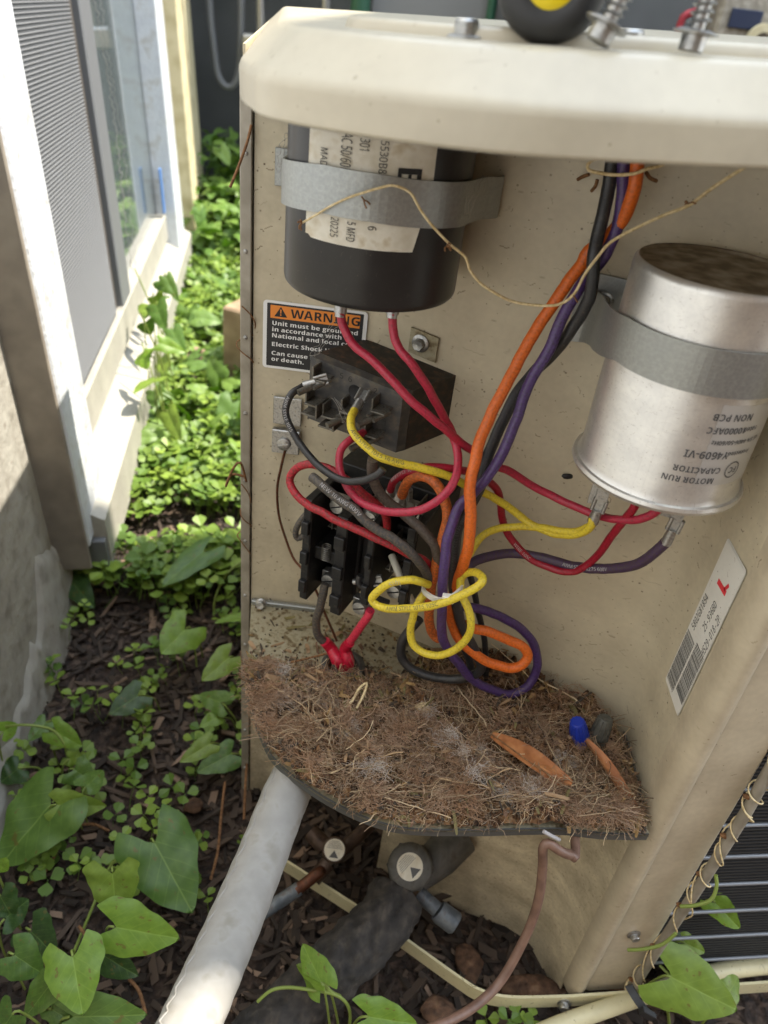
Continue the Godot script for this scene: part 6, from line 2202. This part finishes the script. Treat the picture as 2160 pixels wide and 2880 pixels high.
	mb.tube(MB.smooth([V(-72.2,398.8,-452), V(-75.4,381.1,-453), V(-77.8,362.3,-454), V(-75.9,342.2,-452), V(-69.9,325.1,-448), V(-61.9,312.6,-440), V(-53,310.6,-430), V(-42.3,298.5,-424), V(-34.6,284.8,-418), V(-22.5,266.1,-408)], 3.0), 0.95, 8)
	single(mb, "earth_wire", M.copper, "thin rusty bare wire running from the clamp down behind the contactor", "wire")
	# cobwebs
	var webs := [[[V(-13.5,481.7,52), V(-3,495.6,60), V(11,516.1,72)], "cobweb thread from the relay's top left corner to the black capacitor"], [[V(-46.1,575.9,40), V(-30.2,596,60), V(-11.2,610.4,80)], "cobweb thread at the capacitor strap's left end"], [[V(66.6,575.3,50), V(71.3,586.1,60), V(69.2,593.5,40)], "cobweb thread across the strap's right end"], [[V(7.1,464.1,60), V(18.2,458,66), V(19.9,443.8,60)], "cobweb thread hanging from the relay face"], [[V(-79.9,429.8,3), V(-68.9,393.4,4), V(-62.2,364.5,4)], "cobweb thread on the panel left of the clamp"]]
	for w in webs:
		mb = MB.new()
		var p := MB.smooth(pbs(w[0]), 3.0)
		for k in 3:
			var q := []
			for i in p.size():
				q.append(p[i] + Vector3(rng.randfn(0, 0.5), rng.randfn(0, 0.5), rng.randfn(0, 0.5)) + V(k * 1.6, 0, 0))
			mb.tube(q, 0.12, 4, [], false)
		single(mb, "cobweb", M.web, w[1], "cobweb", "cobwebs in the bay")


func nut(called: String, label: String, m: Material, c: Vector3, lean: Vector3, lead: Array, _k: String) -> void:
	var t := thing(called, label, "wire nut", "wire nuts on the nest")
	var ax := lean.normalized()
	var mb := MB.new()
	var prof := [Vector2(5.6, 0), Vector2(6.4, 0), Vector2(6.3, 2.0), Vector2(5.5, 14.0), Vector2(4.6, 20.5), Vector2(3.8, 21.4), Vector2(0.01, 21.6)]
	mb.lathe(c, ax, V(1, 0, 0).slide(ax).normalized(), prof, 24)
	# grip ribs
	var xr := V(1, 0, 0).slide(ax).normalized()
	var zr := ax.cross(xr)
	for i in 12:
		var a := TAU * i / 12.0
		var d := xr * cos(a) + zr * sin(a)
		mb.tube([c + ax * 4.0 + d * 6.1, c + ax * 13.0 + d * 5.5, c + ax * 20.4 + d * 4.5], 0.55, 6)
	part(mb, "shell", m, t)
	mb = MB.new()
	mb.tube(MB.smooth(lead, 2.0), 1.8, 10)
	part(mb, "lead", M.print_white if m == M.blue else M.black, t)
	if m != M.blue:
		mb = MB.new()
		mb.tube(MB.smooth(lead.map(func(q): return q + V(-7, 0, -2)), 2.0), 1.7, 10)
		part(mb, "lead", M.black, t)
	seat(t)


# ================================================================ plants
# a heart or arrow shaped leaf: at = where its stalk joins, tip, width, cupping, droop
func leaf_mesh(mb: MB, at: Vector3, tip: Vector3, w: float, up: Vector3, fold := 0.16, droop := 0.10, lobe := 0.30, roll := 0.0) -> void:
	var d := tip - at
	var l := d.length()
	d /= l
	up = up.slide(d).normalized().rotated(d, roll)
	var sd := d.cross(up).normalized()
	for s in [-1.0, 1.0]:
		var g := []
		var uv := []
		for i in 23:
			var t := lerpf(-lobe, 1.0, i / 22.0)
			var outer: float
			var inner := 0.0
			if t >= 0.0:
				outer = pow(1.0 - pow(t, 1.8), 0.80)
			else:
				var q := -t / lobe
				outer = 1.0 + 0.10 * sin(q * 2.2) - 0.42 * q * q
				inner = 0.10 + 0.52 * pow(q, 1.15) if q > 0.0 else 0.0
				outer = maxf(outer, inner)
			var row := []
			var ur := []
			var wob := 1.0 + 0.05 * sin(t * 7.0 + s * 2.0 + at.x) + 0.03 * sin(t * 17.0 + at.z)
			for j in 7:
				var k := lerpf(inner, outer, j / 6.0)
				var x: float = k * w * 0.54 * s * wob
				var z := absf(k) * fold * w * 0.5 - droop * l * t * t * (1.0 if t > 0.0 else -0.6) - 0.10 * w * pow(absf(k), 3.0) + 0.022 * w * k * sin(t * 11.0 + s + at.x * 0.7) + 0.012 * w * sin(t * 13.0 + k * 3.0)
				row.append(at + d * t * l + sd * x + up * z)
				ur.append(Vector2(0.5 + 0.5 * k * s, (t + lobe) / (1.0 + lobe)))
			g.append(row)
			uv.append(ur)
		mb.grid(g, up, uv)


func vine(called: String, label: String, group: String, leaves: Array, stems: Array, category := "plant") -> void:
	var t := thing(called, label, category, group)
	for q in leaves:
		# [[at, tip, width], tone, fold, droop, lobe, roll, up tilt]
		var mb := MB.new()
		var up := V(0.05, 0.85, 0.55).normalized()
		leaf_mesh(mb, q[0][0], q[0][1], q[0][2], up, q[2], q[3], q[4], q[5])
		part(mb, "leaf", M.leaf[q[1] + (3 if rng.randf() < 0.45 else 0)], t)
		mb = MB.new()
		var a: Vector3 = q[0][0]
		var back: Vector3 = (a - q[0][1]).normalized()
		mb.tube(MB.smooth([a + up * 0.3, a + back * 6.0 + V(0, -5, 0), a + back * 13.0 + V(2, -maxf(a.y - 6.0, 8.0) * 0.55, -4), a + back * 15.0 + V(4, -maxf(a.y - 2.0, 10.0), -6)], 3.0), 0.9, 7)
		part(mb, "leaf_stalk", M.stem, t)
	for s in stems:
		var mb := MB.new()
		mb.tube(MB.smooth(s, 3.0), 1.2, 8)
		part(mb, "stem", M.stem, t)
	seat(t)


func build_plants() -> void:
	var A := [[V(-247.7,70,-376.5), V(-278.5,40,-332.9), 57.8], [V(-242.8,72,-374), V(-204.6,62,-383.6), 24.4], [V(-149.1,86,-343.4), V(-107.8,66,-302.3), 53.6], [V(-169.4,96,-310.2), V(-162.5,70,-291.2), 37.7], [V(-154.6,92,-272.6), V(-108.5,80,-275.1), 35.4], [V(-172.7,100,-246.2), V(-156.4,86,-217.2), 36]]
	vine("bindweed", "low bindweed with the largest heart leaves left of the pale conduit", "bindweed on the mulch", [[A[0], 1, 0.16, 0.05, 0.34, 0.15], [A[1], 0, 0.3, 0.1, 0.2, 0.3], [A[2], 1, 0.12, 0.10, 0.36, -0.12], [A[3], 0, 0.2, 0.08, 0.30, 0.1], [A[4], 0, 0.16, 0.06, 0.34, 0.1], [A[5], 0, 0.14, 0.10, 0.36, -0.1]], [[V(-149.7,84,-344.6), V(-169,60,-348.4), V(-189.4,40,-346.3), V(-193.9,30,-315.1), V(-185.5,60,-267.3)]])
	var B := [[V(-222.5,60,-277.9), V(-201,50,-266.6), 33], [V(-217.5,84,-249.7), V(-196,74,-243.4), 27.1], [V(-168.4,60,-269), V(-136.2,52,-258.5), 23.7], [V(-184.6,84,-235.4), V(-199,66,-217.8), 20.7], [V(-169.8,66,-223.3), V(-119.2,62,-230.6), 30.5], [V(-199.7,88,-212.6), V(-210.8,70,-204.9), 22.5], [V(-185.1,60,-228.7), V(-165.9,56,-222.4), 14], [V(-242.9,120,-292), V(-237.3,112,-291.2), 13.3], [V(-247.9,80,-290.1), V(-237.4,60,-282.9), 20.8], [V(-242.4,66,-280.9), V(-233.3,60,-301.2), 21]]
	vine("bindweed", "crowded bindweed in the lower left corner with dark and pale leaves", "bindweed on the mulch", [[B[0], 2, 0.2, 0.1, 0.3, 0.3], [B[1], 1, 0.2, 0.1, 0.34, 0.0], [B[2], 2, 0.2, 0.1, 0.2, 0.1], [B[3], 1, 0.25, 0.12, 0.3, -0.2], [B[4], 1, 0.16, 0.08, 0.3, 0.1], [B[5], 1, 0.2, 0.1, 0.34, 0.1], [B[6], 1, 0.2, 0.1, 0.3, 0.0], [B[7], 0, 0.2, 0.1, 0.3, 0.3], [B[8], 2, 0.2, 0.1, 0.3, -0.2], [B[9], 2, 0.2, 0.1, 0.3, 0.2]], [[V(-186.8,80,-237.5), V(-189.7,50,-238.3), V(-192.4,20,-229.3)]])
	var C := [[V(-199.5,66,-606.1), V(-218,56,-573.5), 43.2], [V(-145.3,60,-576.7), V(-166.4,54,-545.2), 28.4], [V(-139.4,50,-522.2), V(-167.3,46,-533.2), 23.8], [V(-215.7,70,-737.8), V(-250.2,60,-679.8), 37], [V(-226.1,44,-524), V(-248.8,38,-501.1), 29.1], [V(-147.4,70,-629.6), V(-173,66,-620.8), 15.5], [V(-370.5,36,-696), V(-328.4,30,-659.3), 33.4], [V(-139,46,-474.7), V(-163.5,40,-453.9), 19.6], [V(-117.7,40,-470.6), V(-146.4,34,-449.4), 27.6], [V(-142,40,-512.9), V(-157.2,38,-499), 15.9]]
	vine("bindweed", "trailing bindweed with upright notched leaves beside the cabinet edge", "bindweed on the mulch", [[C[0], 0, 0.1, 0.05, 0.38, -0.1], [C[1], 0, 0.14, 0.06, 0.34, 0.0], [C[2], 1, 0.14, 0.06, 0.38, 0.1], [C[3], 1, 0.12, 0.06, 0.36, 0.2], [C[4], 2, 0.16, 0.08, 0.3, 0.0], [C[5], 0, 0.3, 0.06, 0.4, 0.7], [C[6], 2, 0.2, 0.1, 0.3, 0.0], [C[7], 0, 0.2, 0.08, 0.2, 0.0], [C[8], 1, 0.2, 0.08, 0.2, 0.1], [C[9], 0, 0.2, 0.08, 0.2, 0.1]], [[V(-200.8,62,-610.2), V(-194,30,-613), V(-190.2,8,-606.2)], [V(-167.9,60,-743.6), V(-183.9,50,-724.9), V(-193,30,-702.3), V(-192.8,8,-692.8)]])
	var D := [[V(-277,70,-448.8), V(-250.4,60,-441.9), 22.3], [V(-317.7,76,-435.3), V(-312.2,70,-452), 17], [V(-260,50,-434.8), V(-250.1,46,-443.6), 12.9], [V(-304.6,40,-425.5), V(-316.8,34,-413), 25.5], [V(-251.5,50,-424.8), V(-234,40,-420.7), 25.4], [V(-301,44,-477), V(-310.3,40,-456.4), 17.9], [V(-234.4,50,-408.5), V(-227.9,44,-433.9), 21.1]]
	vine("bindweed", "bindweed arching over the mulch near the foot of the house wall", "bindweed on the mulch", [[D[0], 0, 0.2, 0.1, 0.3, 0.2], [D[1], 0, 0.3, 0.1, 0.3, 0.4], [D[2], 0, 0.2, 0.1, 0.2, 0.3], [D[3], 2, 0.2, 0.1, 0.3, 0.0], [D[4], 1, 0.2, 0.1, 0.2, 0.0], [D[5], 1, 0.2, 0.1, 0.2, 0.0], [D[6], 1, 0.2, 0.1, 0.2, 0.0]], [[V(-320.6,76,-441.3), V(-302,80,-443), V(-287.2,76,-446.5), V(-276.6,70,-447.8), V(-265.8,60,-441.7), V(-262.3,30,-439.4)]])
	var E := [[V(-2.5,98,-250.4), V(-19.6,104,-271.4), 21.3], [V(-0.6,96,-250.9), V(-21.8,92,-263.7), 16.8], [V(32.4,80,-240.4), V(68.5,74,-241.1), 24.4]]
	vine("bindweed", "small bright bindweed shoot in front of the thick dark pipe", "bindweed on the mulch", [[E[0], 0, 0.10, 0.04, 0.34, -0.3], [E[1], 0, 0.5, 0.06, 0.2, 0.8], [E[2], 0, 0.2, 0.1, 0.36, 0.0]], [[V(-44.3,84,-239.3), V(-36.2,90,-244.7), V(-25.5,92,-247.1), V(-9.5,94,-246.6), V(5,92,-246.8), V(14.2,86,-246.3), V(20.1,70,-245.4), V(21.8,30,-246.1)], [V(-2.5,97,-250.8), V(4.9,93,-247.5), V(11.7,88,-247.5)]])
	var F := [[V(252.9,86,-289.3), V(306.6,70,-278.4), 43.8], [V(277.3,136,-321.6), V(300.8,120,-311), 17.7], [V(275.5,100,-344), V(313,92,-356.3), 16.2], [V(268,90,-313.9), V(286.2,84,-310.8), 14.1], [V(264.1,90,-321.1), V(279.4,84,-333.2), 15.9], [V(262.9,168,-343.4), V(274.2,150,-343.3), 6.9], [V(300.2,70,-289), V(317.7,66,-306), 19.7]]
	vine("bindweed", "bindweed at the lower right with one very large heart leaf before the coil", "bindweed on the mulch", [[F[0], 0, 0.10, 0.05, 0.36, 0.15], [F[1], 0, 0.3, 0.12, 0.30, 0.3], [F[2], 2, 0.2, 0.1, 0.3, 0.2], [F[3], 0, 0.2, 0.1, 0.3, 0.2], [F[4], 2, 0.2, 0.1, 0.3, 0.2], [F[5], 0, 0.4, 0.1, 0.2, 0.6], [F[6], 0, 0.2, 0.1, 0.3, 0.1]], [[V(204.1,136.9,-278), V(212.4,144.3,-276), V(222.4,153,-276), V(228.5,165.2,-278)], [V(219.6,200.5,-276), V(225.9,206.8,-274), V(233.4,215.1,-274), V(235.3,223.8,-278), V(233.9,229.7,-282)], [V(247.2,84,-297.7), V(251.4,84,-293.3), V(253.5,85,-289.2)], [V(260.3,50,-281.7), V(271.8,20,-285.6)]])
	# weeds that hang over the sill
	var W := []
	for i in 16:
		var s := rng.randf_range(330, 640)
		var a := hp(s, rng.randf_range(90, 230), rng.randf_range(64, 105))
		W.append([[a, a + V(rng.randf_range(-30, 40), rng.randf_range(-34, 6), rng.randf_range(-20, 50)), rng.randf_range(22, 42)], i % 2, 0.2, 0.15, 0.12, rng.randf_range(-0.6, 0.6)])
	vine("sill_weed", "leafy weed growing up in front of the window sill", "", W, [[hp(480, 0, 95), hp(470, 120, 90), hp(440, 230, 70)], [hp(560, 0, 95), hp(540, 150, 84), hp(560, 260, 50)], [hp(400, 0, 100), hp(390, 110, 90), hp(420, 190, 70)]])
	# clover
	var leafm := MB.new()
	for k in 3:
		var a := TAU * k / 3.0
		var d := V(cos(a), 0.12, sin(a))
		leaf_mesh_heart(leafm, d * 1.2, d * 11.5, 11.0)
	leafm.tube([V(0, 0, 0), V(1, -12, 1), V(-1, -26, 2)], 0.4, 4)
	var xf := []
	var cols := []
	for i in 5600:
		var z := -rng.randf_range(700, 2900)
		var k := (-z - 745.0) / 1650.0
		var lo := lerpf(-392.0, -700.0, k)
		var hi := lerpf(-150.0, -430.0, k) + (60.0 if z < -820.0 else 0.0)
		var x := rng.randf_range(lo, hi)
		var thin := noise_pick.get_noise_2d(x, z)
		if z > -900.0 and thin < -0.05:
			continue
		if thin < -0.25:
			continue
		clover_at(x, z, rng.randf_range(18, 58), rng.randf_range(0.8, 1.7), xf, cols)
	for i in 420:
		var x := rng.randf_range(-360, -60)
		var z := -rng.randf_range(330, 760)
		if noise_pick.get_noise_2d(x * 2.0, z * 2.0) < 0.05 or x > lerpf(-60.0, -150.0, (-z - 330.0) / 430.0):
			continue
		clover_at(x, z, rng.randf_range(14, 40), rng.randf_range(0.6, 1.1), xf, cols)
	for q in [V(-205.3,30,-398), V(-195.8,40,-421.4), V(-181.6,36,-416.4), V(-165.7,36,-406.6), V(-165.6,30,-433), V(-150,34,-424.9), V(-166.2,40,-383), V(-156.2,44,-390.8), V(-178.4,40,-395), V(-156.1,24,-493.3), V(151.6,22,-277.5), V(143.7,24,-272.5), V(161.1,20,-278), V(127,18,-275), V(-51.2,20,-456.9), V(-343.9,24,-550.4), V(-336.8,26,-563.3), V(-326.9,20,-550.3)]:
		clover_at(q.x, q.z, q.y, rng.randf_range(0.75, 1.1), xf, cols)
	var sw := swarm("clover", leafm.mesh(), M.clover, xf, cols)
	tag(sw, "bright clover and wood sorrel carpeting the ground behind the condenser", "clover", "", "stuff")
	# taller leaves at the far end of the passage
	var big := MB.new()
	leaf_mesh(big, V(0, 0, 0), V(0, -4, 34), 26, Vector3.UP, 0.2, 0.2, 0.25)
	xf = []
	cols = []
	for i in 1100:
		var far := i < 700
		var z := -rng.randf_range(2000, 2950) if far else -rng.randf_range(1000, 2100)
		var k := (-z - 745.0) / 1650.0
		var x := rng.randf_range(lerpf(-392.0, -700.0, k), lerpf(-130.0, -330.0, k))
		var h := rng.randf_range(10, 150 if far else 70) * (1.5 if z < -2500.0 else 1.0)
		xf.append(Transform3D(Basis.from_euler(Vector3(rng.randfn(0, 0.45), rng.randf() * TAU, rng.randfn(0, 0.4))).scaled(Vector3.ONE * rng.randf_range(0.7, 1.7)), V(x, h, z) * 0.001))
		cols.append(Color(0.085, 0.17, 0.028).lerp(Color(0.17, 0.27, 0.045), rng.randf()))
	sw = swarm("ground_ivy", big.mesh(), M.clover, xf, cols)
	tag(sw, "broader weed leaves filling the far end of the passage", "weeds", "", "stuff")
	# dry tendrils wound on the cabinet edge
	for k in 3:
		var mb := MB.new()
		var pts := []
		var y0: float = [455.0, 300.0, 150.0][k]
		for i in [26, 44, 30][k]:
			var a: float = i * 0.36 + 0.9 * sin(i * 0.21 + k * 2.0)
			pts.append(V(-101.5 + (5.0 + 1.5 * sin(i * 0.13 + k)) * cos(a), y0 + i * 1.4 + 3.0 * sin(i * 0.31), -458 + 3.6 * sin(a)))
		mb.tube(MB.smooth(pts, 2.0), 0.42, 6)
		single(mb, "dry_tendril", M.vine_brown, ["brown tendril wound round the top of the cabinet's left edge", "brown tendril wound round the middle of the cabinet's left edge", "brown tendril wound round the lower part of the cabinet's left edge"][k], "tendril", "dry tendrils")
	for q in [[[V(-77.6,556.4,-352), V(-80,547.1,-350), V(-82.2,536.5,-348), V(-84,527.9,-346)], "straight brown stalk sticking out left of the cabinet below the cap", -90.0], [[V(-100,370.4,-452), V(-109.7,372.1,-450), V(-113.3,363.2,-448), V(-107.1,380.6,-446), V(-102.7,383.8,-448), V(-99.7,366.6,-452)], "curly brown tendril springing from the middle of the cabinet's left edge", 0.0]]:
		var mb := MB.new()
		var pp: Array = q[0]
		if q[2] < 0.0:
			pp = [V(-97.3,595.2,-452), V(-98.9,586.5,-448), V(-102.6,575,-444), V(-106.4,564.6,-440)]
		mb.tube(MB.smooth(pp, 3.0), 0.9, 6)
		single(mb, "dry_tendril", M.vine_brown, q[1], "tendril", "dry tendrils")
	# tendrils round the grey tube
	for k in 2:
		var mb := MB.new()
		var line := MB.smooth([V(239.4,36.2,-300), V(239.3,69.2,-299), V(239.2,145.4,-297), V(239.5,186.8,-296), V(240.9,222.3,-297), V(242.9,269.6,-299), V(243.5,297.6,-301), V(245.9,346.6,-306)], 1.5)
		var pts := []
		for i in 260:
			var u := i / 259.0
			var at := u * (line.size() - 3.0) + 1.0
			var p: Vector3 = line[int(at)].lerp(line[int(at) + 1], at - int(at))
			var td: Vector3 = (line[int(at) + 1] - line[int(at)]).normalized()
			var ts := td.cross(V(0, 0, 1)).normalized()
			var tu := ts.cross(td)
			var a: float = u * [70.0, 33.0][k] + k * 2.0 + 1.6 * sin(u * 9.0)
			var rr := 4.1 + k * 0.5 + 1.3 * maxf(0.0, sin(u * 17.0 + k * 2.0))
			pts.append(p + (ts * cos(a) + tu * sin(a)) * rr)
		mb.tube(MB.smooth(pts, 1.5), 0.55, 6)
		single(mb, "dry_tendril", M.vine_dry, ["tightly wound pale tendril on the grey tube", "loosely wound pale tendril on the grey tube"][k], "tendril", "dry tendrils")
	# dry stalks on the ground
	var stalks := [[[V(-189.4,60,-285.4), V(-179,54,-279.4), V(-167.5,44,-278.9)], "thin stalk end between the two palest bottom left leaves"], [[V(-259.4,12,-336.4), V(-248.1,16,-347.9), V(-245.4,20,-370.8)], "bent brown stalk on the mulch under the left leaves"], [[V(-108.9,18,-356.6), V(-108.3,24,-378.8), V(-113,30,-411), V(-117.2,34,-442.3)], "long brown stalk upright beside the conduit's upper part"], [[V(-145,40,-262.2), V(-136.3,34,-257.5), V(-127.1,30,-244.6)], "pale stalk below the lowest dark leaf"], [[V(-91.7,30,-409.2), V(-96.4,40,-435.8), V(-99.7,46,-456.7)], "short pale stalk at the corner of the cabinet foot"], [[V(-211.7,10,-394), V(-228.1,12,-397.5), V(-244,10,-394.3)], "dark twig among the largest left leaves"]]
	for q in stalks:
		var mb := MB.new()
		mb.tube(MB.smooth(q[0], 3.0), 1.3, 7)
		single(mb, "dry_stalk", M.vine_brown, q[1], "stalk", "dry stalks on the mulch")
	# roots and chips at the right bottom
	for q in [[V(167.9,8,-304), V(26, 7, 12), "large pale bark chip under the panel's curved foot"], [V(90.8,6,-279.1), V(15, 7, 12), "square brown bark chip beside the base rim"], [V(241.8,10,-317), V(36, 5, 8), "long bark chip lying on the base pan by the post"], [V(115.9,4,-321.3), V(12, 5, 16), "reddish bark chip inside the base pan"], [V(-143.9,6,-430.4), V(10, 4, 8), "light pinkish bark chip among the clover"]]:
		var mb := MB.new()
		mb.sphere(q[0] + V(0, q[1].y * 0.6, 0), q[1], 7, 10, noise(hash(q[2]) % 900, 0.06), 0.5)
		single(mb, "bark_chip", M.bark, q[2], "bark chip", "large bark chips")


var noise_pick := noise(600, 0.006)


func clover_at(x: float, z: float, h: float, s: float, xf: Array, cols: Array) -> void:
	xf.append(Transform3D(Basis.from_euler(Vector3(rng.randfn(0, 0.28), rng.randf() * TAU, rng.randfn(0, 0.28))).scaled(Vector3.ONE * s), V(x, h, z) * 0.001))
	cols.append(Color(0.085, 0.165, 0.022).lerp(Color(0.24, 0.34, 0.045), rng.randf()))


func leaf_mesh_heart(mb: MB, at: Vector3, tip: Vector3, w: float) -> void:
	var d := tip - at
	var sd := d.cross(Vector3.UP).normalized()
	for s in [-1.0, 1.0]:
		var g := []
		for i in 6:
			var t := i / 5.0
			var o := sin(PI * pow(t, 1.25) * 0.93) * (0.55 + 0.45 * t)
			var row := []
			for j in 3:
				var k := o * j / 2.0
				row.append(at + d * (t + (0.10 * j / 2.0 if i == 5 else 0.0)) + sd * s * k * w * 0.62 + V(0, k * 1.6 + 1.0 * t, 0))
			g.append(row)
		mb.grid(g, Vector3.UP)
